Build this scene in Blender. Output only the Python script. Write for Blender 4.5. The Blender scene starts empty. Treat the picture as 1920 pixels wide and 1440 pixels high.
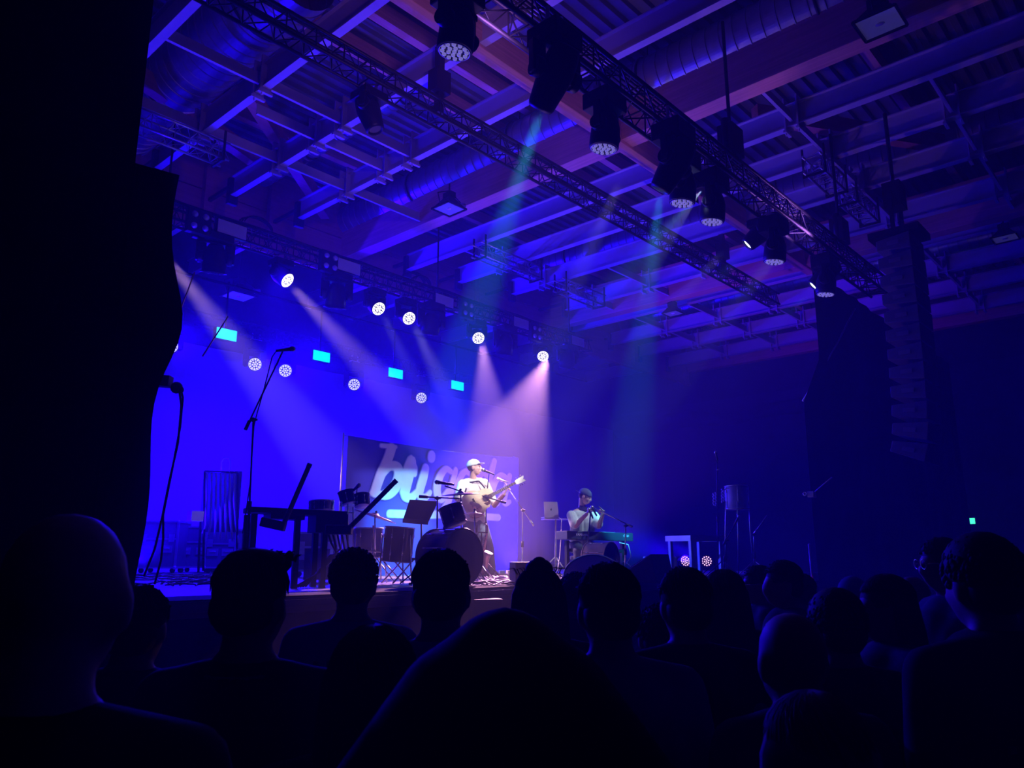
import bpy, bmesh, math, random
from mathutils import Vector, Matrix, noise
random.seed(7)
PI = math.pi
scn = bpy.context.scene
C = bpy.context.scene.collection

# ------------------------------------------------------------------ camera, world, exposure
EYE = 1.68                      # camera height above the hall floor
FPX, YAW, PITCH = 1450.0, math.radians(42.3), math.radians(12.5)
FW = Vector((math.cos(YAW)*math.cos(PITCH), math.sin(YAW)*math.cos(PITCH), math.sin(PITCH)))
RT = Vector((math.sin(YAW), -math.cos(YAW), 0))
UP = RT.cross(FW)
CAM = Vector((0, 0, EYE))
cam = bpy.data.objects.new('camera', bpy.data.cameras.new('camera')); C.objects.link(cam)
cam.matrix_world = Matrix.Translation(CAM) @ Matrix((RT, UP, -FW)).transposed().to_4x4()
cam.data.sensor_width = 36.0; cam.data.lens = FPX/1920*36.0; cam.data.clip_end = 200
cam.data.dof.use_dof = True; cam.data.dof.focus_distance = 13.0; cam.data.dof.aperture_fstop = 8.0
scn.camera = cam
vs = scn.view_settings
vs.view_transform = 'Standard'; vs.look = 'None'; vs.exposure = 0.0; vs.gamma = 1.0; vs.use_curve_mapping = False
cy = scn.cycles
cy.use_denoising = True; cy.max_bounces = 5; cy.diffuse_bounces = 3; cy.glossy_bounces = 2; cy.volume_bounces = 0
cy.transmission_bounces = 3; cy.sample_clamp_indirect = 4.0; cy.sample_clamp_direct = 0.0
cy.use_light_tree = True; cy.caustics_reflective = False; cy.caustics_refractive = False
cy.use_adaptive_sampling = True; cy.adaptive_threshold = 0.02

world = bpy.data.worlds.new('world'); scn.world = world; world.use_nodes = True
wn = world.node_tree; wn.nodes.clear()
wo = wn.nodes.new('ShaderNodeOutputWorld'); wb = wn.nodes.new('ShaderNodeBackground')
wb.inputs[0].default_value = (0.01, 0.0, 0.1, 1); wb.inputs[1].default_value = 0.0
wn.links.new(wb.outputs[0], wo.inputs[0])
# haze volume of the fog machines
HAZE = 0.013
wv = wn.nodes.new('ShaderNodeVolumeScatter'); wv.inputs['Color'].default_value = (.9, .9, 1, 1); wv.inputs['Density'].default_value = HAZE; wv.inputs['Anisotropy'].default_value = 0.3
wn.links.new(wv.outputs[0], wo.inputs['Volume'])

BLUE = (0.010, 0.0, 1.0); VIOLET = (0.50, 0.17, 1.0); PINK = (1.0, 0.42, 0.9); WARM = (1.0, 0.8, 0.82); CYAN = (0.25, 0.75, 1.0)
def spot(name, loc, tgt, power, col, ang, blend=0.5, rad=0.05):
    L = bpy.data.lights.new(name, 'SPOT'); L.energy = power; L.color = col; L.spot_size = math.radians(ang)
    L.spot_blend = blend; L.shadow_soft_size = rad
    o = bpy.data.objects.new(name, L); C.objects.link(o); o.location = loc
    o.rotation_euler = (Vector(tgt)-Vector(loc)).to_track_quat('-Z', 'Y').to_euler()
    return o
def point(name, loc, power, col, rad=0.2):
    L = bpy.data.lights.new(name, 'POINT'); L.energy = power; L.color = col; L.shadow_soft_size = rad
    o = bpy.data.objects.new(name, L); C.objects.link(o); o.location = loc; return o

# ------------------------------------------------------------------ pixel rays into the hall
def ray(x, y): return FW + (x-960)/FPX*RT + (720-y)/FPX*UP
def onX(x, y, X): d = ray(x, y); return CAM + d*(X/d.x)
def onY(x, y, Y): d = ray(x, y); return CAM + d*(Y/d.y)
def onZ(x, y, Z): d = ray(x, y); return CAM + d*((Z-EYE)/d.z)
def dep(x, y, z): return CAM + ray(x, y)*z
def V(*a): return Vector(a)
STAGE = EYE-0.32                # top of the stage

# ------------------------------------------------------------------ lights of the show and added fill spots
LIGHTS = []
def build_lights():
    # rear blue washes hang behind the stage and shine out over it and up into the roof
    for i, (x, y) in enumerate(REAR):
        p = onY(x, y, 17.3)
        spot('rear_wash_light', p+V(-.02, -.25, -.05), p+V(-1.0, -9.0, -3.2), 4200, BLUE, 70, 1.0, .12)
        spot('rear_spill_light', p+V(-.02, -.25, 0), p+V(3.0, -6.0, 4.4), 1900, BLUE, 105, 1.0, .12)
    for x, zz in ((4.5, 5.6), (8.0, 5.9), (11.5, 5.9), (15.0, 5.6)):
        spot('backdrop_fill_light', (x, 15.4, zz), (x-.3, 18.6, .8), 1700, BLUE, 130, 1.0, .2)  # spots without fixtures, added to brighten the backdrop
    # unseen blue uplights added behind the drums to brighten the beam undersides
    for x, pw in ((5.2, 3000), (9.6, 2400), (13.5, 1800)):
        spot('added_blue_uplight', (x, 12.6, STAGE+.15), (x+.6, 10.2, STAGE+6), pw, BLUE, 110, 1.0, .1)
    spot('rear_fill_light', (6.8, 11.6, EYE+5.0), (8.2, 16.0, STAGE), 3600, BLUE, 75, 1.0, .1)
    # white and pink beams of the rear truss
    for (x, y), tg, pw, col, an in zip(BACKW, ((9.4, 7.0, .9), (9.8, 9.0, 1.3), (9.6, 8.2, 1.3), dep(932, 930, 11.6), dep(915, 930, 11.0)),
                                       (8000, 1000, 2000, 8500, 18000), ((1, .5, .8), WARM, WARM, (1, .45, .8), (1, .42, .75)), (12, 12, 12, 12, 13)):
        p = onY(x, y, 12.05); spot('white_beam_light', p+V(0, -.12, -.12), tg, pw, col, an, .35, .08)
    p = dep(318, 490, 12.5); spot('white_beam_light', p, dep(560, 800, 12), 6500, (1, .55, .85), 15, .35, .08)
    # teal beams of the front truss
    for (x, y), tg, an, pw in (((1012, 213), dep(768, 985, 12.6), 12.5, 10500), ((1238, 364), dep(1152, 1066, 13.4), 12.5, 6500)):
        p = onY(x, y, 4.20); spot('teal_beam_light', p, tg, pw, (.05, .72, 1.0), an, .7, .05)
    for (x, y) in ((1402, 464), (1525, 540)):
        p = onY(x, y, 4.9); spot('slit_light', p+V(0, .1, -.1), p+V(-.3, 3, -2.2), 60, (.5, 1, .7), 40, .8, .03)
    # key spots without fixtures, added to brighten the players
    spot('singer_key_light', (6.75, 4.5, EYE+4.1), (8.35, 8.3, STAGE+1.1), 1900, (1, .86, .88), 12, .4, .06)
    spot('singer_key_light', (9.15, 4.45, EYE+4.0), (8.42, 8.3, STAGE+1.15), 900, (1, .84, .88), 11.5, .4, .06)
    spot('keyboard_key_light', (10.5, 4.1, EYE+4.5), (9.6, 7.5, STAGE+1.0), 800, (.84, .86, 1), 14, .5, .06)
    spot('roof_violet_fill', (4.3, 4.2, EYE+4.5), (8.5, 9.0, EYE+8.0), 220, VIOLET, 84, 1.0, .2)  # violet fills added to tint the roof beams, no lamp modelled here
    spot('roof_violet_fill', (11.2, 4.0, EYE+4.6), (8.0, 6.5, EYE+8.0), 200, VIOLET, 90, 1.0, .2)
    spot('added_violet_uplight', (10.6, 9.7, STAGE+.1), (9.6, 7.0, STAGE+6), 460, VIOLET, 130, 1.0, .1)  # unseen uplight added to tint the timber undersides
    spot('added_magenta_uplight', (13.6, 9.8, STAGE+.15), (21.5, 9.4, EYE+8.2), 2300, (.17, .02, 1.0), 58, 1.0, .1)  # unseen uplight added to brighten the far right roof beams
    L = V(8.0, 4.15, EYE+4.35); cut = EYE+1.44
    spot('banner_wash_light', L, (9.3, 10.3, EYE+1.15), 1500, (.62, .58, 1.0), 31, .4, .0015)
    spot('banner_teal_light', L+V(.02, 0, 0), (8.72, 10.3, EYE+1.05), 2000, (.03, .8, 1.0), 14, 1.0, .0015)
    k = .14/(10.3-4.15); zc = L.z+(cut-L.z)*k
    tag(MB().box((L.x+.02, L.y+.14, zc+.045), (.30, .006, .09)).build('added_light_flag', BLACK), 'added black flap cutting off the upper half of the banner light', 'flap')  # flap added to give the banner light a level upper edge
    # LED pars on the stage floor at the right, facing the backdrop
    for (x, y) in ((1285, 1050), (1327, 1050)):
        p = dep(x, y, 13.8); spot('floor_par_light', p+V(-.1, .15, .1), p+V(-2.6, 6.0, 1.1), 4200, BLUE, 62, .8, .1)

REAR = [(320, 649), (478, 683), (535, 695), (664, 721), (790, 746)]
BACKW = [(539, 526), (710, 579), (767, 597), (897, 634), (1018, 668)]

# ------------------------------------------------------------------ materials
MATS = {}
def mat(name, col, rough=0.6, metal=0.0, noise_amt=0.15, scale=6.0, bump=0.0, spec=0.4):
    if name in MATS: return MATS[name]
    m = bpy.data.materials.new(name); m.use_nodes = True; nt = m.node_tree; b = nt.nodes['Principled BSDF']
    b.inputs['Roughness'].default_value = rough; b.inputs['Metallic'].default_value = metal
    b.inputs['Specular IOR Level'].default_value = spec
    tc = nt.nodes.new('ShaderNodeTexCoord'); n = nt.nodes.new('ShaderNodeTexNoise'); n.inputs['Scale'].default_value = scale
    n.inputs['Detail'].default_value = 4
    nt.links.new(tc.outputs['Object'], n.inputs['Vector'])
    mx = nt.nodes.new('ShaderNodeMix'); mx.data_type = 'RGBA'
    mx.inputs[6].default_value = tuple(c*(1-noise_amt) for c in col)+(1,); mx.inputs[7].default_value = tuple(min(1, c*(1+noise_amt)) for c in col)+(1,)
    nt.links.new(n.outputs['Fac'], mx.inputs[0]); nt.links.new(mx.outputs[2], b.inputs['Base Color'])
    if bump:
        bp = nt.nodes.new('ShaderNodeBump'); bp.inputs['Strength'].default_value = bump; bp.inputs['Distance'].default_value = 0.02
        nt.links.new(n.outputs['Fac'], bp.inputs['Height']); nt.links.new(bp.outputs[0], b.inputs['Normal'])
    MATS[name] = m; return m
def emit(name, col, s, base=None):
    if name in MATS: return MATS[name]
    m = mat(name, base or col, 0.3); b = m.node_tree.nodes['Principled BSDF']
    b.inputs['Emission Color'].default_value = col+(1,); b.inputs['Emission Strength'].default_value = s
    return m
def wood(name, c1, c2, scale=3.0, rough=0.6, axis=0):
    if name in MATS: return MATS[name]
    m = mat(name, c1, rough); nt = m.node_tree; b = nt.nodes['Principled BSDF']
    tc = nt.nodes.new('ShaderNodeTexCoord'); mp = nt.nodes.new('ShaderNodeMapping')
    sc = [scale*6]*3; sc[axis] = scale*0.25; mp.inputs['Scale'].default_value = sc
    n = nt.nodes.new('ShaderNodeTexNoise'); n.inputs['Scale'].default_value = 2.0; n.inputs['Detail'].default_value = 6; n.inputs['Distortion'].default_value = .6
    r = nt.nodes.new('ShaderNodeValToRGB'); r.color_ramp.elements[0].color = c1+(1,); r.color_ramp.elements[1].color = c2+(1,)
    r.color_ramp.elements[0].position = .35; r.color_ramp.elements[1].position = .65
    nt.links.new(tc.outputs['Object'], mp.inputs[0]); nt.links.new(mp.outputs[0], n.inputs['Vector'])
    nt.links.new(n.outputs['Fac'], r.inputs[0]); nt.links.new(r.outputs[0], b.inputs['Base Color'])
    return m
def cloth(name, col, rough=0.9, scale=2.0, bump=0.3): return mat(name, col, rough, 0, .2, scale, bump, .2)

BLACK = mat('black_metal', (.018, .018, .02), .45, .3)
DRAPE = cloth('black_drape', (.012, .012, .014), 1.0, 3.0)
PLAST = mat('black_plastic', (.02, .02, .022), .5)
CHROME = mat('chrome', (.75, .75, .78), .18, 1.0, .05)
ALU = mat('aluminium', (.55, .55, .58), .35, .9)
STEEL = mat('painted_steel', (.50, .46, .52), .5, .0, .12, 3.0)
DUCTM = mat('galvanised_duct', (.42, .43, .47), .35, .75, .25, 8.0)
LENSW = emit('lit_white_lens', (1.0, .93, .78), 2.3)
LENSB = emit('lit_blue_white_lens', (.62, .60, 1.0), 1.7)
LENSD = emit('idle_lens_glint', (.36, .30, 1.0), .42, (.3, .3, .4))  # faint emission stands in for light reflected by switched-off cells
CYANP = emit('cyan_panel', (0.0, .72, 1.0), 1.6)
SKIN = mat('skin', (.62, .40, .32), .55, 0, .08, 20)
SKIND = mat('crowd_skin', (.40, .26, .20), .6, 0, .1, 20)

# ------------------------------------------------------------------ mesh collector
class MB:
    def __init__(s): s.v = []; s.f = []; s.sm = []
    def add(s, vs, fs, smooth=False):
        o = len(s.v); s.v += [Vector(v) for v in vs]; s.f += [tuple(i+o for i in f) for f in fs]; s.sm += [smooth]*len(fs); return s
    def box(s, c, d, rot=None):
        c = Vector(c); x, y, z = (q/2 for q in d)
        vs = [Vector((i*x, j*y, k*z)) for i in (-1, 1) for j in (-1, 1) for k in (-1, 1)]
        if rot is not None: vs = [rot @ v for v in vs]
        return s.add([v+c for v in vs], [(0, 1, 3, 2), (4, 6, 7, 5), (0, 4, 5, 1), (2, 3, 7, 6), (0, 2, 6, 4), (1, 5, 7, 3)])
    def bar(s, a, b, w, h, up=(0, 0, 1)):
        a = Vector(a); b = Vector(b); d = (b-a); L = d.length; d.normalize(); u = Vector(up)
        sd = d.cross(u)
        if sd.length < 1e-4: sd = d.cross(Vector((1, 0, 0)))
        sd.normalize(); u = sd.cross(d)
        R = Matrix((d, sd, u)).transposed()
        return s.box((a+b)/2, (L, w, h), R)
    def tube(s, pts, r, n=8, caps=True, smooth=True):
        pts = [Vector(p) for p in pts]; m = len(pts)
        rs = r if isinstance(r, (list, tuple)) else [r]*m
        t0 = (pts[1]-pts[0]).normalized(); ref = Vector((0, 0, 1)) if abs(t0.z) < .9 else Vector((1, 0, 0))
        a = t0.cross(ref).normalized(); vs = []
        for i in range(m):
            t = (pts[min(i+1, m-1)]-pts[max(i-1, 0)])
            if t.length < 1e-9: t = t0
            t.normalize(); a = (a - t*a.dot(t))
            if a.length < 1e-6: a = t.cross(Vector((1, 0, 0)))
            a.normalize(); b = t.cross(a)
            vs += [pts[i]+(a*math.cos(2*PI*k/n)+b*math.sin(2*PI*k/n))*rs[i] for k in range(n)]
        fs = [(i*n+k, i*n+(k+1) % n, (i+1)*n+(k+1) % n, (i+1)*n+k) for i in range(m-1) for k in range(n)]
        s.add(vs, fs, smooth)
        if caps:
            o = len(s.v)-m*n
            s.f += [tuple(o+k for k in range(n))[::-1], tuple(o+(m-1)*n+k for k in range(n))]; s.sm += [False]*2
        return s
    def cap(s, p0, p1, r0, r1, n=12):        # rounded limb segment
        p0 = Vector(p0); p1 = Vector(p1); d = (p1-p0)
        if d.length < 1e-6: return s.ball(p0, r0, n)
        d.normalize(); P = []; R = []
        for q in (-.98, -.8, -.45, 0): P.append(p0+d*r0*q); R.append(r0*math.sqrt(max(0, 1-q*q)))
        for q in (0, .45, .8, .98): P.append(p1+d*r1*q); R.append(r1*math.sqrt(max(0, 1-q*q)))
        return s.tube(P, R, n)
    def ball(s, c, r, n=12, M=None):
        c = Vector(c); rr = Vector(r) if hasattr(r, '__len__') else Vector((r, r, r)); vs = []; m = n//2+1
        for i in range(m+1):
            th = PI*i/m
            for k in range(n):
                v = Vector((rr.x*math.sin(th)*math.cos(2*PI*k/n), rr.y*math.sin(th)*math.sin(2*PI*k/n), rr.z*math.cos(th)))
                if M is not None: v = M @ v
                vs.append(c+v)
        fs = [(i*n+k, (i+1)*n+k, (i+1)*n+(k+1) % n, i*n+(k+1) % n) for i in range(m) for k in range(n)]
        return s.add(vs, fs, True)
    def lathe(s, prof, c=(0, 0, 0), axis=(0, 0, 1), n=24, smooth=True, M=None):
        c = Vector(c); ax = Vector(axis).normalized(); ref = Vector((0, 0, 1)) if abs(ax.z) < .9 else Vector((1, 0, 0))
        a = ax.cross(ref).normalized(); b = ax.cross(a); vs = []
        for r, h in prof:
            vs += [c+ax*h+(a*math.cos(2*PI*k/n)+b*math.sin(2*PI*k/n))*r for k in range(n)]
        fs = [(i*n+k, i*n+(k+1) % n, (i+1)*n+(k+1) % n, (i+1)*n+k) for i in range(len(prof)-1) for k in range(n)]
        return s.add(vs, fs, smooth)
    def prism(s, out, h0, h1, M=None):
        n = len(out); vs = [Vector((x, y, h)) for h in (h0, h1) for x, y in out]
        if M is not None: vs = [M @ v for v in vs]
        return s.add(vs, [tuple(range(n))[::-1], tuple(range(n, 2*n))]+[(k, (k+1) % n, n+(k+1) % n, n+k) for k in range(n)])
    def ring(s, c, R, r, axis=(0, 0, 1), n=28, m=6):
        c = Vector(c); ax = Vector(axis).normalized(); ref = Vector((0, 0, 1)) if abs(ax.z) < .9 else Vector((1, 0, 0))
        a = ax.cross(ref).normalized(); b = ax.cross(a); vs = []
        for i in range(n):
            d = a*math.cos(2*PI*i/n)+b*math.sin(2*PI*i/n)
            vs += [c+d*(R+r*math.cos(2*PI*k/m))+ax*r*math.sin(2*PI*k/m) for k in range(m)]
        return s.add(vs, [(i*m+k, ((i+1) % n)*m+k, ((i+1) % n)*m+(k+1) % m, i*m+(k+1) % m) for i in range(n) for k in range(m)], True)
    def build(s, name, m, parent=None, world=False, bevel=0.0):
        me = bpy.data.meshes.new(name)
        vs = s.v
        if world and parent is not None:
            W = (Matrix.Translation(parent.location) @ parent.rotation_euler.to_matrix().to_4x4()).inverted()
            vs = [W @ v for v in vs]
        me.from_pydata([tuple(v) for v in vs], [], s.f); me.update()
        me.polygons.foreach_set('use_smooth', s.sm)
        for q in (m if isinstance(m, (list, tuple)) else [m]): me.materials.append(q)
        o = bpy.data.objects.new(name, me); C.objects.link(o)
        if parent is not None: o.parent = parent
        if bevel:
            b = o.modifiers.new('bevel', 'BEVEL'); b.width = bevel; b.segments = 2; b.limit_method = 'ANGLE'
        return o
def remesh(o, vox, smooth=2, shade=True):
    r = o.modifiers.new('r', 'REMESH'); r.mode = 'VOXEL'; r.voxel_size = vox; r.use_smooth_shade = True
    if smooth:
        k = o.modifiers.new('s', 'SMOOTH'); k.factor = .5; k.iterations = smooth
    dg = bpy.context.evaluated_depsgraph_get(); dg.update()
    me = bpy.data.meshes.new_from_object(o.evaluated_get(dg)); o.modifiers.clear()
    for q in o.data.materials:
        if q.name not in [a.name for a in me.materials if a]: me.materials.append(q)
    o.data = me; me.polygons.foreach_set('use_smooth', [True]*len(me.polygons)); me.update()
    return o
def thing(name, label, cat, loc=(0, 0, 0), rz=0.0, group=None):
    o = bpy.data.objects.new(name, None); C.objects.link(o); o.empty_display_size = .1
    o.location = loc; o.rotation_euler = (0, 0, rz); o['label'] = label; o['category'] = cat
    if group: o['group'] = group
    return o
def tag(o, label, cat, group=None, kind=None):
    o['label'] = label; o['category'] = cat
    if group: o['group'] = group
    if kind: o['kind'] = kind
    return o
def struct(name, mb, m, label=None):
    o = mb.build(name, m); o['kind'] = 'structure'
    if label: o['label'] = label
    return o
def copy_tree(o, parent=None):
    c = o.copy(); C.objects.link(c); c.parent = parent
    if parent is None: pass
    for ch in list(o.children): copy_tree(ch, c)
    return c
#@@NEXT
# ------------------------------------------------------------------ the hall
DECKM = mat('roof_deck_metal', (.11, .12, .12), .7, .1, .2, 1.5)
WALLM = mat('dark_wall', (.03, .03, .04), .9, 0, .25, .8)
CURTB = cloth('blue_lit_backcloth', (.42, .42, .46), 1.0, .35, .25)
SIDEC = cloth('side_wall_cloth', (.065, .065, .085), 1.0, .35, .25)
TIMB = wood('glulam_timber', (.62, .30, .20), (.80, .42, .28), 2.0, .6, 1)
TIMBX = wood('glulam_cross_timber', (.62, .30, .20), (.80, .42, .28), 2.0, .6, 0)
TIMBG = wood('stained_board_girder', (.46, .17, .14), (.58, .24, .18), 1.2, .6, 0)
FLOORM = mat('hall_floor', (.03, .03, .035), .6, 0, .3, 2)
STAGEM = mat('stage_ply', (.30, .28, .32), .5, 0, .3, 3)
X0, X1, Y0, Y1, ZB = -5.0, 26.9, -7.0, 18.8, 7.0+EYE
ZD = ZB+1.75
struct('floor', MB().box(((X0+X1)/2, (Y0+Y1)/2, -.1), (X1-X0, Y1-Y0, .2)), FLOORM)
# corrugated roof deck
mb = MB(); vs = []; prof = []
y = Y0
while y < Y1+.3: prof += [(y, 0), (y+.10, 0), (y+.13, .07), (y+.23, .07)]; y += .26
for x in (X0, X1): vs += [(x, a, ZD+b) for a, b in prof]
n = len(prof); mb.add(vs, [(i, n+i, n+i+1, i+1) for i in range(n-1)])
mb.add([(X0, Y0, ZD+.2), (X1, Y0, ZD+.2), (X1, Y1+.3, ZD+.2), (X0, Y1+.3, ZD+.2)], [(0, 1, 2, 3)])
struct('ceiling', mb, DECKM)
for nm, c, d, m in (('wall_left', (X0-.1, (Y0+Y1)/2, ZD/2), (.2, Y1-Y0, ZD), WALLM), ('wall_right', (X1+.1, (Y0+Y1)/2, ZD/2), (.2, Y1-Y0, ZD), WALLM),
                    ('wall_back', ((X0+X1)/2, Y1+.1, ZD/2), (X1-X0, .2, ZD), WALLM), ('wall_front', ((X0+X1)/2, Y0-.1, ZD/2), (X1-X0, .2, ZD), WALLM)):
    struct(nm, MB().box(c, d), m)

def drape(name, a, b, zb, zt, amp, per, m, thick=.03, edge=None, seed=0, nz=10):
    """pleated cloth hung from a to b (xy), bottom zb to top zt"""
    a = Vector(a); b = Vector(b); L = (b-a).length; d = (b-a)/L; nrm = Vector((-d.y, d.x)); nx = max(6, int(L/per*8)); mbd = MB(); vs = []
    for side in (0, 1):
        for j in range(nz+1):
            z = zb+(zt-zb)*j/nz
            for i in range(nx+1):
                s = L*i/nx
                w = amp*math.sin(2*PI*s/per+1.3*math.sin(s*1.7+seed))*(1-.35*j/nz)+amp*.5*math.sin(s*2.9+z*.8+seed)
                e = 0
                if edge and i > nx*.75: e = edge(z)*((i-nx*.75)/(nx*.25))
                p = a+d*(s+e)+nrm*(w+side*thick); vs.append((p.x, p.y, z))
    N = (nx+1)*(nz+1); fs = []
    for j in range(nz):
        for i in range(nx):
            q = j*(nx+1)+i; fs += [(q, q+1, q+nx+2, q+nx+1), (N+q, N+q+nx+1, N+q+nx+2, N+q+1)]
    mbd.add(vs, fs, True); return mbd
tag(drape('b', (3.0, 18.2), (26.4, 18.35), STAGE, ZB-1.9, .05, 1.1, CURTB, nz=16).build('backdrop_curtain', CURTB),
    'wide pleated backdrop curtain glowing blue behind the whole stage', 'curtain')
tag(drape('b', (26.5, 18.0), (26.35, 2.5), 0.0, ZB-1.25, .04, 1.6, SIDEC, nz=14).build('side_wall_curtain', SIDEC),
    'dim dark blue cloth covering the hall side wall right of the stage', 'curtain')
# dark roll modelled as the wavy shadow band on the side wall curtain
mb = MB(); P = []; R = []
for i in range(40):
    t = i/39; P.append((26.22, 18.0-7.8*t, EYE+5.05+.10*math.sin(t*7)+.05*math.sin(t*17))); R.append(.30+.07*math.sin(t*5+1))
mb.tube(P, R, 10); tag(mb.build('shadow_band', cloth('shadow_band_dark', (.03, .03, .035))), 'dark wavy shadow band built as a roll across the side wall curtain', 'drape')

def edgeL(z):
    r = z-EYE
    return (.10*math.exp(-((r-1.45)/.35)**2)+.02*math.sin(r*5))
tag(drape('l', (-2.5, 4.95), (2.03, 4.9), 0.0, EYE+2.5, .03, .7, DRAPE, edge=edgeL, nz=40).build('wing_drape', DRAPE),
    'black wing drape hanging over the loudspeaker tower on the left, cropped by the frame', 'drape')
tag(drape('l', (-3.5, 4.2), (1.50, 4.2), 0.0, ZB-.2, .03, .8, DRAPE, nz=10).build('masking_drape', DRAPE),
    'tall black masking cloth reaching up to the roof at far left', 'drape')
def edgeR(z):
    r = z-EYE
    return (.85*min(1, max(0, (3.4-r)/.9)) if r < 3.4 else 0)
tag(drape('r', (23.0, 4.95), (13.45, 4.9), 0.0, EYE+5.05, .03, .9, DRAPE, edge=lambda z: edgeR(z), nz=40).build('wing_drape', DRAPE),
    'tall black wing drape right of the stage, behind the hanging speaker column', 'drape')
# rope of the right wing
a, b = dep(1603, 578, 14.2), dep(1505, 752, 13.6)
mb = MB(); mb.tube([a, a.lerp(b, .35)+V(.0, 0, -.06), a.lerp(b, .7)+V(0, 0, -.04), b], .016, 6)
tag(mb.build('tension_rope', mat('pale_rope', (.5, .5, .55))), 'slanting pale rope pulling the right wing drape sideways', 'rope')

# ---------------- roof beams that run front to back
def ibeam(x, w, h, yr, zb=ZB, m=STEEL):
    mb = MB(); t = .02; L = yr-Y0; cy_ = (yr+Y0)/2
    mb.box((0, cy_, t/2), (w, L, t)); mb.box((0, cy_, h-t/2), (w, L, t)); mb.box((0, cy_, h/2), (.014, L, h-2*t))
    return mb
SB = [(2.1, 13.7), (3.7, 13.7), (5.30, 13.7), (6.80, 13.7), (8.30, 13.65), (11.85, 14.3), (13.35, 14.0), (15.0, 13.6), (17.1, 13.4), (18.95, 14.6), (21.1, 14.6), (23.1, 14.75), (25.15, 14.8)]
names_s = {1.0: 'far left', 2.1: 'far left', 3.7: 'over the front truss end', 5.30: 'by the big left duct', 6.80: 'right of the big left duct', 8.30: 'left of the floodlit timber', 11.85: 'right of the floodlit timber', 13.35: 'over the stage middle', 15.0: 'by the truss stubs', 17.1: 'left of the purple timber', 18.95: 'right of the purple timber', 21.1: 'by the middle truss end', 23.1: 'second from the magenta timber', 5.6: 'at its free left end', 10.4: 'at the floodlit timber', 18.35: 'at the purple timber'}
names_b = {2.1: 'first from the left wall side', 3.7: 'above the left end of the front truss', 5.30: 'running beside the big left duct', 6.80: 'second right of the big left duct', 8.30: 'just left of the bright timber beam with the floodlight',
           11.85: 'just right of the bright timber beam with the floodlight', 13.35: 'second right of that timber beam, over the stage', 15.0: 'third right of that timber beam, with truss stubs',
           17.1: 'just left of the second purple timber beam', 18.95: 'just right of the second purple timber beam', 21.1: 'crossing behind the end of the middle truss', 23.1: 'second from the last timber beam', 25.15: 'closest to the last magenta timber beam'}
for x, yr in SB:
    w = .13 if x < 10 else .16
    t = thing('roof_beam', 'lilac lit steel roof beam, '+names_b[x], 'beam', (x, 0, ZB), 0, 'steel roof beams running front to back')
    ibeam(x, w, .42, yr).build('girder', STEEL, t)
    m = MB(); m.box((0, yr+.05, .10), (.20, .10, .55)); m.box((0, yr+.55, .25), (.07, 1.0, .07)); m.build('end_hanger', BLACK, t)
    if yr > 13:   # its continuation behind the board girder
        m = MB(); L = Y1-15.1; m.box((0, 15.1+L/2, .0), (w, L, .02)); m.box((0, 15.1+L/2, .2), (.014, L, .4)); m.box((0, 15.1+L/2, .4), (w, L, .02)); m.build('rear_span', STEEL, t)
TB = [(1.8, 'bare glulam roof beam at the far left end of the roof'), (10.40, 'long bare glulam roof beam with a square floodlight hung under it'),
      (18.35, 'purple lit glulam roof beam above the middle truss end'), (26.55, 'magenta lit glulam roof beam closing the roof at the side wall')]
for x, lb in TB:
    w = .34 if x < 26 else .3
    if x < 2: x = 1.0
    o = MB().box((0, (Y0+15.0)/2, .5), (w, 15.0-Y0, 1.0)).build('timber_beam', TIMB, bevel=.01); o.location = (x, 0, ZB if x > 11 else ZB)
    tag(o, lb, 'beam', 'glulam roof beams')
# wooden cross beam under the beams above the front truss
o = MB().box((0, 0, 0), (16.2, .22, .5)).build('timber_beam', TIMBX, bevel=.01); o.location = (10.7, 6.86, ZB+.2)
tag(o, 'orange brown timber cross beam lying behind the front moving lights', 'beam')
# board girder over the rear of the stage with posts
t = thing('board_girder', 'deep reddish board clad girder crossing over the rear of the stage', 'girder', (0, 14.95, ZB), 0)
mb = MB()
for z in (-.45, .53): mb.box((13.6, 0, z+.48), (26.2, .12, .95))
mb.build('boards', TIMBG, t)
MB().box((13.6, -.10, -.42), (26.2, .14, .12)).build('bottom_rail', TIMBG, t)
for x in (5.25, 6.8, 8.3, 10.45, 14.9, 18.4, 22.8, 26.4):
    MB().box((x, -.14, .35), (.22 if x not in (10.45, 18.4) else .42, .16, 1.7)).build('post', TIMBG, t)
# wooden rafters above the steel, visible in the gaps
for i, (y, lb) in enumerate(((3.4, 'reddish wooden rafter high under the deck over the audience'), (8.9, 'reddish wooden rafter high under the deck before the middle truss'), (9.9, 'reddish wooden rafter high under the deck behind the middle truss'), (13.2, 'reddish wooden rafter high under the deck near the board girder'))):
    o = MB().box((0, 0, 0), (X1-X0-.6, .16, .3)).build('rafter', TIMBX); o.location = ((X0+X1)/2, y, ZD-.2); tag(o, lb, 'rafter')
for i, (a, b, lb) in enumerate((((3.7, 12.0), (7.4, 13.5), 'diagonal reddish roof brace over the left rear corner'), ((5.6, 11.2), (9.4, 14.4), 'diagonal reddish roof brace between the lilac beams'), ((12.2, 5.2), (15.6, 3.0), 'diagonal roof brace right of the floodlit timber beam'))):
    mb = MB(); mb.bar((a[0], a[1], ZB+.75), (b[0], b[1], ZB+.75), .2, .3); tag(mb.build('roof_brace', TIMBG), lb, 'brace')
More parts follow.
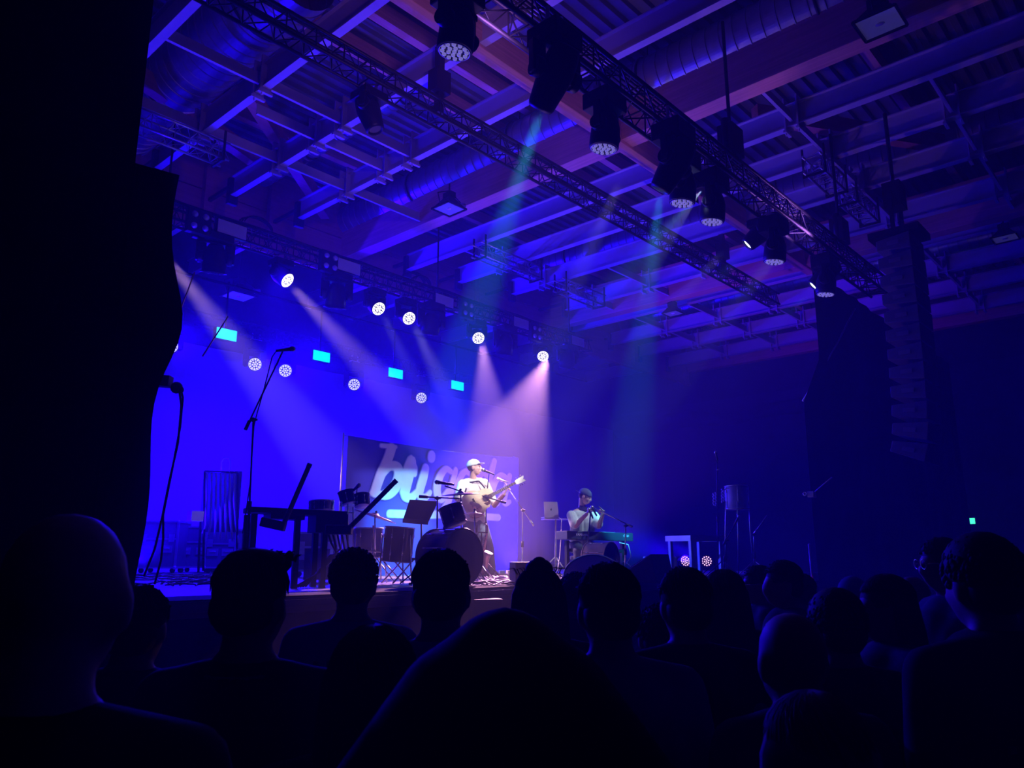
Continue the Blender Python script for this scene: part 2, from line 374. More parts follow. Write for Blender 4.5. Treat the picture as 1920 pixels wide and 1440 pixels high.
# purlins and their clamps
def clamp(t, x, y):
    m = MB()
    for dy in (-.11, .11):
        m.box((x+.0, y+dy, .24), (.19, .025, .62)); m.box((x, y+dy, -.07), (.24, .05, .04)); m.tube([(x-.06, y+dy, -.14), (x-.06, y+dy, .0)], .012, 6)
    m.build('clamp', STEEL, t)
ALLX = [1.0, 2.1, 3.7, 5.30, 6.80, 8.30, 10.40, 11.85, 13.35, 15.0, 17.1, 18.35, 18.95, 21.1, 23.1, 25.15, 26.4]
PUR = [(2.35, 11.85, 25.15), (4.40, 10.4, 25.15), (8.85, 15.0, 25.15), (10.05, 3.7, 8.3), (10.62, 15.0, 25.15), (10.82, 5.6, 8.3), (12.02, 3.7, 10.4), (12.5, 11.85, 25.15)]
rowname = {2.35: 'nearest row', 4.40: 'front truss row', 8.85: 'row before middle truss', 10.05: 'row behind middle truss', 10.62: 'third right row', 10.82: 'short left row', 12.02: 'left row before girder', 12.5: 'right row before girder'}
for y, xa, xb in PUR:
    xs = [x for x in ALLX if xa <= x <= xb]
    if y == 10.82: xs = [5.6]+xs
    for k in range(len(xs)-1):
        x0, x1 = xs[k], xs[k+1]
        if x0 in (18.35,) and x1 == 18.95: continue
        t = thing('purlin', 'lilac cross purlin, %s, %s' % (rowname[y], names_s[x0]), 'purlin', (0, y, ZB), 0, 'thin cross purlins under the roof')
        m = MB(); m.box(((x0+x1)/2, 0, .10), (x1-x0-.1, .055, .02)); m.box(((x0+x1)/2, .02, .20), (x1-x0-.1, .012, .2)); m.build('rail', STEEL, t)
        if x1 not in (10.4, 18.35, 26.4): clamp(t, x1, 0)
# ducts
def duct(x, z, r, ya, yb, label, m=DUCTM):
    t = thing('air_duct', label, 'duct', (x, 0, z), 0, 'round metal air ducts')
    mb = MB(); prof = []; y = ya
    while y < yb:
        prof += [(r, y), (r, y+.20), (r+.016, y+.207), (r+.016, y+.222), (r, y+.229)]; y += .23
    mb.lathe(prof, (0, 0, 0), (0, 1, 0), 56, False); mb.build('pipe', m, t)
    y = ya+1.0
    while y < yb:
        m2 = MB(); m2.ring((0, y, 0), r+.02, .02, (0, 1, 0)); m2.tube([(0, y, r), (0, y, ZD-z)], .012, 6); y += 3.0; m2.build('hanging_strap', BLACK, t)
duct(5.0, EYE+8.15, .58, 8.6, 17.8, 'very large ribbed air duct at upper left, brightly streaked with blue')
duct(10.45, EYE+8.02, .40, Y0+.3, 17.8, 'large ribbed air duct crossing the middle of the roof')
duct(16.0, EYE+8.0, .38, Y0+.3, 14.6, 'ribbed air duct on the right half of the roof')
duct(8.05, EYE+8.25, .17, 9.0, 18.3, 'narrow ribbed air duct between two lilac beams')
duct(21.9, EYE+8.0, .3, Y0+.3, 14.6, 'farthest ribbed air duct, far right of the roof')
# ---------------- floodlights of the hall
GLASSF = emit('floodlight_glass', (.30, .26, 1.0), .05, (.30, .32, .4))  # faint emission put into every floodlight glass, the unlit one included
def flood(x, y, z, label, rz=0.0, s=1.0):
    t = thing('floodlight', label, 'lamp', (x, y, z), rz, 'square hall floodlights')
    w = .26*s; m = MB()
    m.add([(-w, -w, 0), (w, -w, 0), (w, w, 0), (-w, w, 0), (-w*.35, -w*.35, w*.9), (w*.35, -w*.35, w*.9), (w*.35, w*.35, w*.9), (-w*.35, w*.35, w*.9)],
          [(0, 1, 5, 4), (1, 2, 6, 5), (2, 3, 7, 6), (3, 0, 4, 7), (4, 5, 6, 7)]); m.box((0, 0, w*1.15), (w*.6, w*.9, w*.5))
    m.build('housing', BLACK, t)
    m = MB()
    for a, b in (((-w, -w), (w, -w)), ((w, -w), (w, w)), ((w, w), (-w, w)), ((-w, w), (-w, -w))): m.bar((a[0], a[1], 0), (b[0], b[1], 0), .03, .03)
    m.build('rim', BLACK, t)
    MB().box((0, 0, .012), (2*w-.04, 2*w-.04, .008)).build('glass', GLASSF, t)
    MB().ball((0, 0, .0), (.035, .06, .02), 10).build('bulb', mat('flood_bulb', (.9, .88, .9), .2), t)
    m = MB(); m.tube([(0, 0, w*1.3), (0, 0, ZB-z+.3)], .015, 6); m.tube([(w*1.0, 0, .05), (w*1.25, 0, w), (0, 0, w*1.6), (-w*1.25, 0, w), (-w, 0, .05)], .012, 6); m.build('bracket', BLACK, t)
    m = MB(); m.tube([(w*1.2, 0, w*.7), (w*1.7, 0, w*.9)], .05, 10); m.build('ballast', ALU, t)
p = onZ(842, 392, ZB-.25); flood(p.x, p.y, p.z, 'square floodlight with pale glass hung under the long timber beam', 0, .95)
p = onZ(1650, 45, ZB-.25); flood(p.x, p.y, p.z, 'square floodlight with blue glass at the upper right of the roof', 0, 1.0)
p = onZ(1262, 588, ZB-.35); flood(p.x, p.y, p.z, 'small floodlight under the purple timber beam over the stage', 0, .9)
p = onZ(1885, 447, ZB-.3); flood(p.x, p.y, p.z, 'dim floodlight at the far right edge of the roof', 0, .9)
p = onZ(447, 556, ZB-1.0); flood(p.x, min(p.y, 17.6), p.z, 'unlit floodlight behind the rear truss near the left drape', 0, 1.2)

# ---------------- trusses
def truss(name, label, p, L, w, n, m, rc=.025, group=None, rd=.010):
    t = thing(name, label, 'truss', p, 0, group)
    for dy in (0, w):
        for dz in (0, w):
            MB().tube([(0, dy, dz), (L, dy, dz)], rc, 8).build('chord', m, t)
    mb = MB()
    for k in range(n):
        xa, xb, xm = L*k/n, L*(k+1)/n, L*(k+.5)/n
        for (a, b) in (((0, 0), (0, w)), ((w, 0), (w, w)), ((0, 0), (w, 0)), ((0, w), (w, w))):
            mb.tube([(xa, a[0], a[1]), (xm, b[0], b[1]), (xb, a[0], a[1])], rd, 5, False)
            mb.tube([(xm, a[0], a[1]), (xm, b[0], b[1])], rd, 5, False)
    mb.build('bracing', m, t)
    return t
TZB = EYE+5.98
midt = truss('lighting_truss', 'long bare black truss crossing under the roof beams in mid air', (-1.0, 7.28, TZB), 18.7, .27, 46, BLACK)
for x in (6.6, 15.1):
    m = MB(); m.bar((x+1, .13, .13), (x+1, .13, 1.2), .10, .10); m.box((x+1, .13, .62), (.26, .2, .34)); m.tube([(x+1, .13, 1.1), (x+1.0, .13, 1.4)], .02, 8)
    m.build('chain_hoist', BLACK, midt)
m = MB()
for i in range(5): m.tube([(0, .02+.02*i, .285), (6, .03+.02*i, .29), (12, .02+.025*i, .285), (18.4, .05, .30)], .009, 5)
m.build('cable_run', PLAST, midt)
FTZ = EYE+4.78
ft = truss('lighting_truss', 'heavy black front truss carrying the moving lights over the audience', (2.6, 4.05, FTZ), 12.3, .3, 26, BLACK)
m = MB()
for i in range(6):
    P = [(k*1.0, .03+.045*i+.01*math.sin(k*2+i), .335+.012*math.sin(k*1.7+i)) for k in range(13)]
    m.tube(P, .013, 5)
m.build('cable_run', PLAST, ft)
for x in (1.6, 6.4, 10.4):
    m = MB(); m.box((x, .15, .66), (.32, .22, .42)); m.tube([(x, .15, .3), (x, .15, ZB-FTZ+.3)], .025, 8); m.tube([(x-.12, .15, .5), (x-.12, .15, .95)], .06, 10)
    m.build('chain_hoist', BLACK, ft)
BTZ = EYE+5.38
bt = truss('lighting_truss', 'rear lighting truss with wash lights, blinders and LED panels', (3.9, 12.0, BTZ), 12.5, .3, 36, BLACK)
m = MB()
for i in range(4):
    P = [(k*.8, .04+.06*i, .335+.02*math.sin(k*2.3+i)) for k in range(16)]; m.tube(P, .014, 5)
for cx, r in ((2.6, .28), (6.3, .26), (6.5, .22)):
    for q in range(3):
        m.tube([(cx+r*math.cos(a*.5)*(1+.1*q), .05+.05*q, .36+r*.7*abs(math.sin(a*.5))) for a in range(0, 14)], .012, 5)
m.build('cable_loops', PLAST, bt)
for x in (1.0, 7.0, 11.7):
    MB().tube([(x, .15, .3), (x, .15, ZB-BTZ+.3)], .02, 8).build('hanging_point', BLACK, bt)
# rear-most truss with the blue-white washes
rt = truss('lighting_truss', 'farthest truss in the blue haze behind the stage holding the blue washes', (6.6, 17.25, EYE+5.35), 10.5, .29, 26, BLACK)
# short truss stubs stored among the beams
for i, (x, y, l, lb) in enumerate(((4.0, 12.35, 1.9, 'short aluminium truss stub under the roof at the far left'), (12.2, 12.1, 2.2, 'short aluminium truss stub under the roof above the rear truss'), (15.4, 12.2, 1.9, 'short aluminium truss stub by the end of the rear truss'),
                               (13.4, 4.55, 1.3, 'short aluminium truss stub over the front truss'), (15.1, 4.55, 1.5, 'second short aluminium truss stub over the front truss, farther off'))):
    t = truss('truss_stub', lb, (x*.955, y*.955, ZB-.36), l, .3, 5, ALU, .022, 'short truss stubs among the beams', .008)
    for q in (.12, l-.12):
        m = MB(); m.box((q, .15, -.04), (.04, .40, .03)); m.box((q, -.04, .22), (.035, .03, .55)); m.box((q, .34, .22), (.035, .03, .55)); m.build('cradle', BLACK, t)

# ---------------- moving heads
def hexpack(r, rings):
    out = [(0, 0)]
    for k in range(1, rings+1):
        for j in range(6*k): a = 2*PI*j/(6*k)+.26*k; out.append((r*k*math.cos(a), r*k*math.sin(a)))
    return out
def moving_head(label, lens, aim, top, kind='wash', lensm=LENSD, group=None, s=1.0):
    """lens: world centre of the lens; aim: direction it points to; top: z of the clamp"""
    lens = Vector(lens); aim = Vector(aim).normalized(); R = .135*s
    piv = lens-aim*.20*s if kind == 'wash' else lens-aim*.30*s
    base = Vector((piv.x, piv.y, top))
    t = thing('moving_head_light', label, 'stage light', base, 0, group)
    m = MB(); hb = max(.12, min(.24, (top-piv.z)-.27*s))
    m.box(base-V(0, 0, hb/2+.05), (.36*s, .32*s, hb)); m.build('base', BLACK, t, True, .015)
    m = MB(); m.box(base-V(0, 0, .02), (.30, .07, .05)); m.tube([base+V(-.1, 0, -.02), base+V(-.1, 0, .16)], .02, 6); m.tube([base+V(.1, 0, -.02), base+V(.1, 0, .16)], .02, 6); m.build('clamp', ALU, t, True)
    m = MB(); hz = V(aim.x, aim.y, 0); side = Vector((0, 0, 1)).cross(hz).normalized() if hz.length > .05 else V(1, 0, 0)
    zt = base.z-hb-.05
    for q in (-1, 1):
        a = piv+side*q*.185*s; m.bar((a.x, a.y, zt+.01), (a.x, a.y, piv.z-.06*s), .07*s, .13*s, tuple(side)); m.tube([a-side*q*.03, a+side*q*.045], .085*s, 14)
    m.bar(V(piv.x, piv.y, zt+.0)-side*.21*s, V(piv.x, piv.y, zt+.0)+side*.21*s, .15*s, .06*s); m.build('yoke', BLACK, t, True, .008)
    m = MB()
    if kind == 'wash': m.lathe([(.02, -.19), (.09, -.18), (.125, -.11), (.15, -.02), (.155, .12), (.152, .19), (R+.008, .20), (R, .185), (.0, .183)], piv, aim, 28)
    else: m.lathe([(.02, -.25), (.11, -.24), (.135, -.15), (.15, -.02), (.135, .12), (.115, .27), (.10, .30), (.085, .295), (.08, .27), (0, .27)], piv, aim, 28)
    m.v = [piv+(v-piv)*s for v in m.v]
    hd = m.build('head', BLACK, t, True)
    a = aim.cross(V(0, 0, 1)); a = a.normalized() if a.length > .01 else V(1, 0, 0); b = aim.cross(a)
    if kind == 'wash':
        m = MB(); m.ring(lens+aim*.002, R*.97, .006, aim, 32, 6); o = m.build('rim', ALU if lensm is LENSD else lensm, hd, False); fix(o, t)
        m = MB()
        for x, y in hexpack(R*.38, 2):
            c = lens+a*x+b*y
            m.lathe([(R*.148, -.004), (R*.138, .008), (R*.09, .014), (0, .016)], c, aim, 10)
        o = m.build('lens_array', lensm, hd, False); fix(o, t)
    else:
        m = MB(); m.lathe([(0, .275), (.075, .275)], piv, aim, 20); m.v = [piv+(v-piv)*s for v in m.v]; o = m.build('lens', lensm, hd, False); fix(o, t)
    return t
def fix(o, t):
    W = Matrix.Translation(t.location).inverted()
    o.data.transform(W)
FT = FTZ; G1 = 'moving lights on the front truss'
for (x, y, w), lb in zip(((852, 97, 60), (1132, 279, 49), (1279, 381, 42), (1335, 416, 41), (1452, 491, 36), (1548, 552, 33)),
        ('nearest front wash light with idle lavender lens cells, at the top of the picture', 'idle front wash light between the two teal beams', 'idle front wash light just right of the second teal beam', 'idle front wash light fourth along the front truss, paired closely with the third',
         'idle front wash light fifth along the front truss beside the timber end', 'farthest idle front wash light against the right wing drape')):
    p = onY(x, y, 4.2); moving_head(lb, p, (-.03, .12, -1), FT-.02, 'wash', LENSD, G1, 1.0)
LENST = emit('teal_lens', (.35, .9, 1.0), 10.0)
for (x, y), lb, aim in (((1012, 205), 'front profile light throwing the first teal beam', (.35, 1.6, -1.6)), ((1237, 357), 'front profile light throwing the second teal beam', (-.12, 1.25, -1.7))):
    p = onY(x, y, 4.15); moving_head(lb, p, aim, FT-.02, 'profile', LENST, G1, 1.1)
for (x, y), lb in (((1400, 460), 'dark front profile light with a thin white slit, above the middle truss end'), ((1523, 537), 'dark front profile light with a thin white slit next to the right wing drape')):
    p = onY(x, y, 4.6); moving_head(lb, p, (-.48, 1.0, -.9), FT+.05, 'profile', emit('slit_white_lens', (.8, 1, .85), 8.0), G1, 1.0)
# extra clutter heads standing on the front truss, seen from below as dark shapes
for (x, y), lb in (((712, 70), 'dark unlit moving light hung under the middle truss'),):
    p = onY(x, y, 7.4); moving_head(lb, (p.x, 7.4, TZB-.62), (.2, -.3, -1), TZB-.02, 'profile', PLAST, 'dark lights', 1.05)
G2 = 'lit white wash lights on the rear truss'
aims = [(.6, -1.2, -1.0), (-.1, -1.3, -1.0), (-.3, -1.3, -.9), (-.75, -1.3, -1.0), (-1.1, -1.0, -1.1)]
for (x, y), a, lb in zip(BACKW, aims, ('white lit wash light nearest the left drape, its beam slanting right', 'white lit wash light second along the rear truss', 'white lit wash light third along the rear truss', 'white lit wash light fourth along the rear truss, beam dropping to the singer', 'white lit wash light at the far end of the rear truss, over the pink beam')):
    p = onY(x, y, 12.05); moving_head(lb, p, a, BTZ-.02, 'wash', LENSW, G2)
G3 = 'dark moving lights on the rear truss'
for (x, y), lb in (((400, 512), 'big dark moving light hanging at the left end of the rear truss'), ((628, 578), 'big dark moving light between the first and second lit washes'), ((806, 628), 'dark moving light between third and fourth lit washes'), ((945, 665), 'dark moving light right of the fourth lit wash'), ((1062, 690), 'dark moving light at the far right end of the rear truss')):
    p = onY(x, y, 12.1); moving_head(lb, p, (.1, .25, -1), BTZ-.02, 'wash', PLAST, G3, 1.25)
for (x, y), lb in zip(REAR, ('blue-white wash light farthest left, peeking past the black drape', 'blue-white wash light left of the tall microphone', 'blue-white wash light right of the tall microphone', 'blue-white wash light fourth along the farthest truss', 'blue-white wash light above the painted banner')):
    p = onY(x, y, 17.3); moving_head(lb, p, (-.75*p.x/10, -1.55, -.45), EYE+5.33, 'wash', LENSB, 'blue-white wash lights on the farthest truss', 1.12)
# four-lamp blinders and LED panels on the rear truss
GLB = mat('blinder_reflector', (.75, .72, .85), .12, .6)
bl = None
for (x, y), lb in (((375, 415), 'four-lamp blinder at the left end of the rear truss'), ((620, 491), 'four-lamp blinder above the second dark moving light'), ((878, 580), 'four-lamp blinder above the fourth lit wash'), ((1007, 624), 'four-lamp blinder above the fifth lit wash')):
    p = onY(x, y, 11.85); t = thing('blinder', lb, 'stage light', p, 0, 'four-lamp blinders on the rear truss')
    m = MB(); m.box((0, .06, 0), (.40, .12, .42)); m.box((0, .14, 0), (.10, .10, .5)); m.build('housing', BLACK, t, bevel=.01)
    for i in (-1, 1):
        for k in (-1, 1):
            m = MB(); m.lathe([(.055, 0), (.052, -.02), (.035, -.04), (0, -.05)], (i*.095, -.005, k*.10), (0, 1, 0), 14); m.build('lamp', GLB, t)
PANW = mat('idle_led_panel', (.62, .62, .70), .4)
for (x, y), lb in (((436, 430), 'pale idle LED panel right of the leftmost blinder'), ((655, 500), 'pale idle LED panel right of the second blinder'), ((834, 564), 'pale idle LED panel left of the third blinder'), ((978, 606), 'pale idle LED panel left of the fourth blinder'), ((1084, 640), 'pale idle LED panel at the far end of the rear truss')):
    p = onY(x, y, 11.85); t = thing('led_panel', lb, 'stage light', p, 0, 'idle LED panels on the rear truss')
    m = MB(); m.box((0, .05, 0), (.56, .08, .27)); m.box((0, .11, 0), (.3, .05, .12)); m.build('housing', BLACK, t, bevel=.008)
    MB().box((0, .004, 0), (.52, .01, .23)).build('face', PANW, t)
for (x, y), lb in (((425, 627), 'glowing cyan strobe panel farthest left'), ((603, 668), 'glowing cyan strobe panel second from the left drape'), ((742, 700), 'glowing cyan strobe panel above the banner letter'), ((858, 723), 'glowing cyan strobe panel farthest right, smallest of the four')):
    p = onY(x, y, 13.9); t = thing('strobe_light', lb, 'stage light', p, 0, 'glowing cyan strobe panels')
    m = MB(); m.box((0, .06, 0), (.44, .10, .24)); m.tube([(0, .08, .12), (0, .08, 1.1)], .02, 6); m.build('housing', BLACK, t)
    MB().box((0, .0, 0), (.41, .02, .21)).build('face', CYANP, t)
# pole that carries the strobes
mb = MB(); mb.tube([(5.5, 13.98, EYE+5.25), (18.8, 13.98, EYE+5.25)], .03, 8)
tag(mb.build('strobe_pipe', BLACK), 'thin dark pipe over the stage from which the cyan strobes hang', 'pipe')
# two steel guy wires at the left, orange light put into their colour
for a, b, lb in (((365, 510), (335, 590), 'upper of two thin orange lit wires slanting beside the left drape'), ((428, 593), (380, 668), 'lower of two thin orange lit wires slanting beside the left drape')):
    mb = MB(); mb.tube([dep(*a, 8.5), dep(*b, 8.5)], .008, 5); tag(mb.build('guy_wire', mat('orange_lit_wire', (.9, .5, .4), .3, .5)), lb, 'wire')

# ---------------- line array
ARR = mat('line_array_grille', (.10, .10, .12), .6)
t = thing('line_array', 'hanging column of stacked black loudspeakers curving forward at its foot, right of the stage', 'loudspeaker', (11.9, 3.0, EYE+5.0))
n = 12; top = onY(1722, 500, 3.0)
m = MB(); m.box((0, .0, -.35), (.62, .7, .10)); m.bar((-.25, 0, -.3), (-.25, 0, .3), .05, .05); m.bar((.25, 0, -.3), (.25, 0, .3), .05, .05); m.tube([(0, 0, .1), (0, 0, 1.7)], .03, 8); m.box((0, 0, .3), (.3, .25, .4)); m.build('fly_frame', BLACK, t)
z = -.55; yy = 0.0; ang = 0
for k in range(n):
    h = .275; ang = math.radians([0, 0, 0, 0, 1, 1, 1, 2, 3, 5, 10, 17][k])
    Rm = Matrix.Rotation(ang, 3, 'X'); c = V(0, yy, z)
    vs = [V(x, y, zz) for (y, zz) in ((-.23, -h*.5+.012), (-.23, h*.5-.012), (.23, h*.28), (.23, -h*.28)) for x in (-.36, .36)]
    m = MB(); m.add([c+Rm @ v for v in vs], [(0, 1, 3, 2), (2, 3, 5, 4), (4, 5, 7, 6), (6, 7, 1, 0), (0, 2, 4, 6), (1, 7, 5, 3)]); m.build('speaker_box', ARR, t, bevel=.008)
    for x in (-.37, .37): m = MB(); m.box(c+Rm @ V(x, 0, 0), (.012, .16, .06), Rm); m.build('side_plate', mat('array_plate', (.2, .2, .22), .4, .4), t)
    z -= h*math.cos(ang)*1.0; yy += h*math.sin(ang)*.9
# exit sign
p = onX(1812, 977, 26.2)
t = thing('exit_sign', 'small glowing green emergency exit sign far off on the dark side wall', 'sign', p)
MB().box((.05, 0, 0), (.06, .48, .20)).build('housing', PLAST, t)
MB().box((.012, 0, 0), (.012, .44, .17)).build('face', emit('exit_green', (.05, .9, .45), 2.2), t)
m = MB(); m.box((.004, .10, 0), (.004, .10, .12)); m.box((.004, .0, -.0), (.004, .03, .10)); m.box((.004, -.03, .0), (.004, .08, .025)); m.build('pictogram', emit('exit_white', (.8, 1, .9), 3.0), t)
#@@NEXT
# ------------------------------------------------------------------ stage
t = thing('stage', 'raised stage platform with a dark skirt and a lit front lip', 'stage', (0, 0, 0)); t['kind'] = 'structure'
SX0, SX1, SY0, SY1 = -2.5, 15.6, 5.55, 18.6
MB().box(((SX0+SX1)/2, (SY0+SY1)/2, STAGE-.06), (SX1-SX0, SY1-SY0, .12)).build('deck', STAGEM, t)
MB().box(((SX0+SX1)/2, SY0+.08, (STAGE-.12)/2), (SX1-SX0-.1, .08, STAGE-.12)).build('skirt', DRAPE, t)
MB().box(((SX0+SX1)/2, SY0-.02, STAGE-.045), (SX1-SX0, .04, .05)).build('front_lip', mat('lip_alu', (.22, .22, .26), .4, .5), t)
MB().box(((SX0+SX1)/2, SY0+.30, STAGE+.004), (SX1-SX0, .6, .008)).build('edge_carpet', cloth('edge_carpet', (.02, .02, .025)), t)
build_lights()
#@@NEXT
# ------------------------------------------------------------------ people
def frame(f, u=(0, 0, 1)):
    f = Vector(f).normalized(); r = f.cross(Vector(u)).normalized(); u = r.cross(f)
    return Matrix((r, f, u)).transposed()       # columns right, forward, up
def head_parts(mb, c, R, s=1.0, ears=True):
    def E(p, r): mb.ball(c+R @ (Vector(p)*s), [q*s for q in r], 14, R)
    E((0, -.012, .025), (.076, .094, .092)); E((0, .022, -.025), (.063, .072, .085)); E((0, .040, -.080), (.036, .042, .030))
    E((0, .080, .020), (.050, .018, .016)); E((-.032, .068, -.022), (.024, .020, .024)); E((.032, .068, -.022), (.024, .020, .024))
    mb.tube([c+R @ V(0, .088*s, .012*s), c+R @ V(0, .108*s, -.022*s), c+R @ V(0, .094*s, -.033*s)], [.010*s, .016*s, .014*s], 8)
    E((0, .086, -.058), (.026, .014, .008)); E((0, .084, -.070), (.024, .013, .008))
    if ears:
        for q in (-1, 1): E((q*.078, -.008, -.008), (.012, .024, .034))
def face_parts(t, c, R, s, lipm, browm):
    m = MB()
    for q in (-1, 1): m.tube([c+R @ (V(q*.014, .096, .030)*s), c+R @ (V(q*.032, .092, .036)*s), c+R @ (V(q*.050, .080, .030)*s)], [.003*s, .005*s, .003*s], 6)
    m.build('eyebrow', browm, t, True)
    m = MB()
    for q in (-1, 1): m.ball(c+R @ (V(q*.031, .082, .012)*s), [.013*s, .008*s, .006*s], 8, R)
    m.build('eyelid', browm, t, True)
    m = MB(); m.ball(c+R @ (V(0, .098, -.060)*s), [.022*s, .006*s, .004*s], 8, R); m.ball(c+R @ (V(0, .096, -.067)*s), [.020*s, .006*s, .005*s], 8, R); m.build('lips', lipm, t, True)
def hand(mb, w, d, nrm, curl=.6, s=1.0, mirror=1, spread=.12, thumb=.5, point=None):
    """wrist w, direction d of the palm, nrm = palm side; curl bends fingers towards nrm"""
    d = Vector(d).normalized(); nrm = Vector(nrm); nrm = (nrm-d*nrm.dot(d)).normalized(); sd = d.cross(nrm)*mirror
    for q in (-1.5, -.5, .5, 1.5): mb.cap(w+d*.012*s+sd*q*.010*s, w+d*.082*s+sd*q*.021*s, .015*s, .0115*s, 8)
    for i, q in enumerate((-1.5, -.5, .5, 1.5)):
        L = (.030, .034, .037, .033)[i]*s; cu = curl if point != i else .06
        p = w+d*.084*s+sd*q*.021*s; a = .15+cu*.7; dd = (d+sd*q*spread*.3).normalized()
        for k, (r0, r1) in enumerate(((.0095, .009), (.009, .0082), (.0082, .0072))):
            v = dd*math.cos(a)+nrm*math.sin(a); p2 = p+v*L*(1.25, .9, .75)[k]; mb.cap(p, p2, r0*s, r1*s, 8); p = p2; a += cu*1.35
    p = w+d*.020*s+sd*.030*s; v = (sd*.8+d*.7+nrm*thumb).normalized(); p2 = p+v*.042*s; mb.cap(p, p2, .013*s, .0105*s, 8)
    v = (d*.9+sd*.15+nrm*thumb*1.2).normalized(); p3 = p2+v*.034*s; mb.cap(p2, p3, .0105*s, .009*s, 8); mb.cap(p3, p3+v*.022*s, .009*s, .0075*s, 8)
def hair_mesh(style, c, R, s, rnd):
    """hair shell and tufts around the head centre"""
    mb = MB(); H = lambda p: c+R @ (Vector(p)*s)
    def E(p, r): mb.ball(H(p), [q*s for q in r], 16, R)
    if style in ('short', 'quiff', 'curly', 'afro', 'bun', 'long', 'bob'):
        E((0, -.020, .036), (.083, .098, .090)); E((0, -.045, -.010), (.078, .070, .070))
    if style == 'afro': E((0, -.02, .045), (.092, .105, .098))
    if style in ('short', 'bun', 'long', 'bob', 'quiff'):
        for k in range(120):
            a = 2*PI*k/120+rnd.uniform(-.02, .02); e = rnd.uniform(1.2, 1.65); P = []
            if math.sin(a) > .6: e = min(e, 1.15)
            for j in range(6):
                th = .05+e*j/5; q_ = 1.015+.012*math.sin(k*3.7+j); P.append(H((.083*q_*math.sin(th)*math.cos(a+.1*j), -.02+.098*q_*math.sin(th)*math.sin(a+.1*j), .036+.090*q_*math.cos(th))))
            mb.tube(P, [.0035*s]*5+[.001*s], 4)
    if style == 'short':
        for k in range(60):
            a = rnd.uniform(0, 2*PI); b = rnd.uniform(.15, 1.3); v = V(math.sin(b)*math.cos(a), math.sin(b)*math.sin(a), math.cos(b))
            p = V(v.x*.080, -.02+v.y*.094, .036+v.z*.088); mb.tube([H(p), H(p+v*.010+V(0, .006, 0))], [.008*s, .003*s], 4)
    if style == 'quiff':
        E((0, .045, .098), (.062, .052, .030)); E((0, -.01, .105), (.07, .07, .026))
        for k in range(110):
            x = rnd.uniform(-.06, .06); y = rnd.uniform(-.03, .075); p = V(x, y, .108); q = p+V(rnd.uniform(-.006, .006), .008, .008+rnd.random()*.012)
            mb.tube([H(p), H(q), H(q+V(rnd.uniform(-.004, .008), .006, .003))], [.008*s, .004*s, .0008*s], 4)
    if style in ('curly', 'afro'):
        k0 = 330 if style == 'curly' else 420; rr = .0085 if style == 'curly' else .012
        for k in range(k0):
            a = rnd.uniform(0, 2*PI); b = math.acos(rnd.uniform(-.35, 1)); v = V(math.sin(b)*math.cos(a), math.sin(b)*math.sin(a), math.cos(b))
            if v.y > .75 and v.z < .5: continue
            p = V(v.x*(.082+rr*.5), -.020+v.y*(.094+rr*.5), .036+v.z*(.088+rr*.6)); mb.ball(H(p), rnd.uniform(.6, 1)*rr*s, 6)
    if style == 'bun':
        E((0, -.040, .118), (.050, .050, .036)); E((0, -.045, .140), (.026, .026, .020))
        for k in range(24):
            a = rnd.uniform(0, 2*PI); r0 = rnd.uniform(.04, .085); p = V(r0*math.cos(a), -.03+r0*math.sin(a), .10); q = p+V(math.cos(a)*.012, math.sin(a)*.012, .022)
            mb.tube([H(p), H(q), H(q+V(math.cos(a)*.018, math.sin(a)*.018, -.004))], [.0014*s, .0012*s, .0006*s], 4)
    if style in ('long', 'bun2', 'bob') or style == 'bun':
        L = {'long': .36, 'bun': .26, 'bob': .16}.get(style, .3)
        for k in range(46):
            a = PI+PI*k/45; x = .080*math.cos(a)*1.0; y = -.015+.088*math.sin(a)
            w = .012*math.sin(k*1.9); P = [H((x*.75, y*.8, .085)), H((x, y, .03)), H((x*1.12, y*1.08, -.08)), H((x*(1.15+w*4), y*1.12, -.08-L*.5)), H((x*(1.05+w*6), y*1.0, -.08-L*(.9+.1*math.sin(k))))]
            mb.tube(P, [.012*s, .017*s, .018*s, .017*s, .005*s], 6)
    if style == 'bald': E((0, -.050, -.012), (.070, .052, .050))
    return mb
CAPM = {}
def cap_parts(t, c, R, s, m, back=False, brimm=None):
    mb = MB(); H = lambda p: c+R @ (Vector(p)*s); n = 24; vs = []
    for i in range(8):
        th = (PI/2)*i/7*1.12
        for k in range(n):
            a = 2*PI*k/n; vs.append(H((.086*math.sin(th)*math.cos(a), -.014+.104*math.sin(th)*math.sin(a), .040+.088*math.cos(th))))
    mb.add(vs, [(i*n+k, (i+1)*n+k, (i+1)*n+(k+1) % n, i*n+(k+1) % n) for i in range(7) for k in range(n)], True)
    mb.ball(H((0, -.014, .129)), .007*s, 8); o = mb.build('cap_crown', m, t, True)
    sm = o.modifiers.new('t', 'SOLIDIFY'); sm.thickness = .006
    mb = MB(); q = -1 if back else 1; out = []; N = 10
    for i in range(N+1):
        a = PI*i/N; out.append((math.cos(a)*.078, math.sin(a)*.080))
    vs = [H((x, q*(.075+y)-(.0 if q > 0 else .028), .045-.10*abs(x)*abs(x)*8-(.012*(y/.08)) + z)) for z in (0, .005) for x, y in out]
    n = len(out); mb.add(vs, [tuple(range(n)), tuple(range(n, 2*n))[::-1]]+[(k, (k+1) % n, n+(k+1) % n, n+k) for k in range(n)])
    mb.build('cap_brim', brimm or m, t, True)

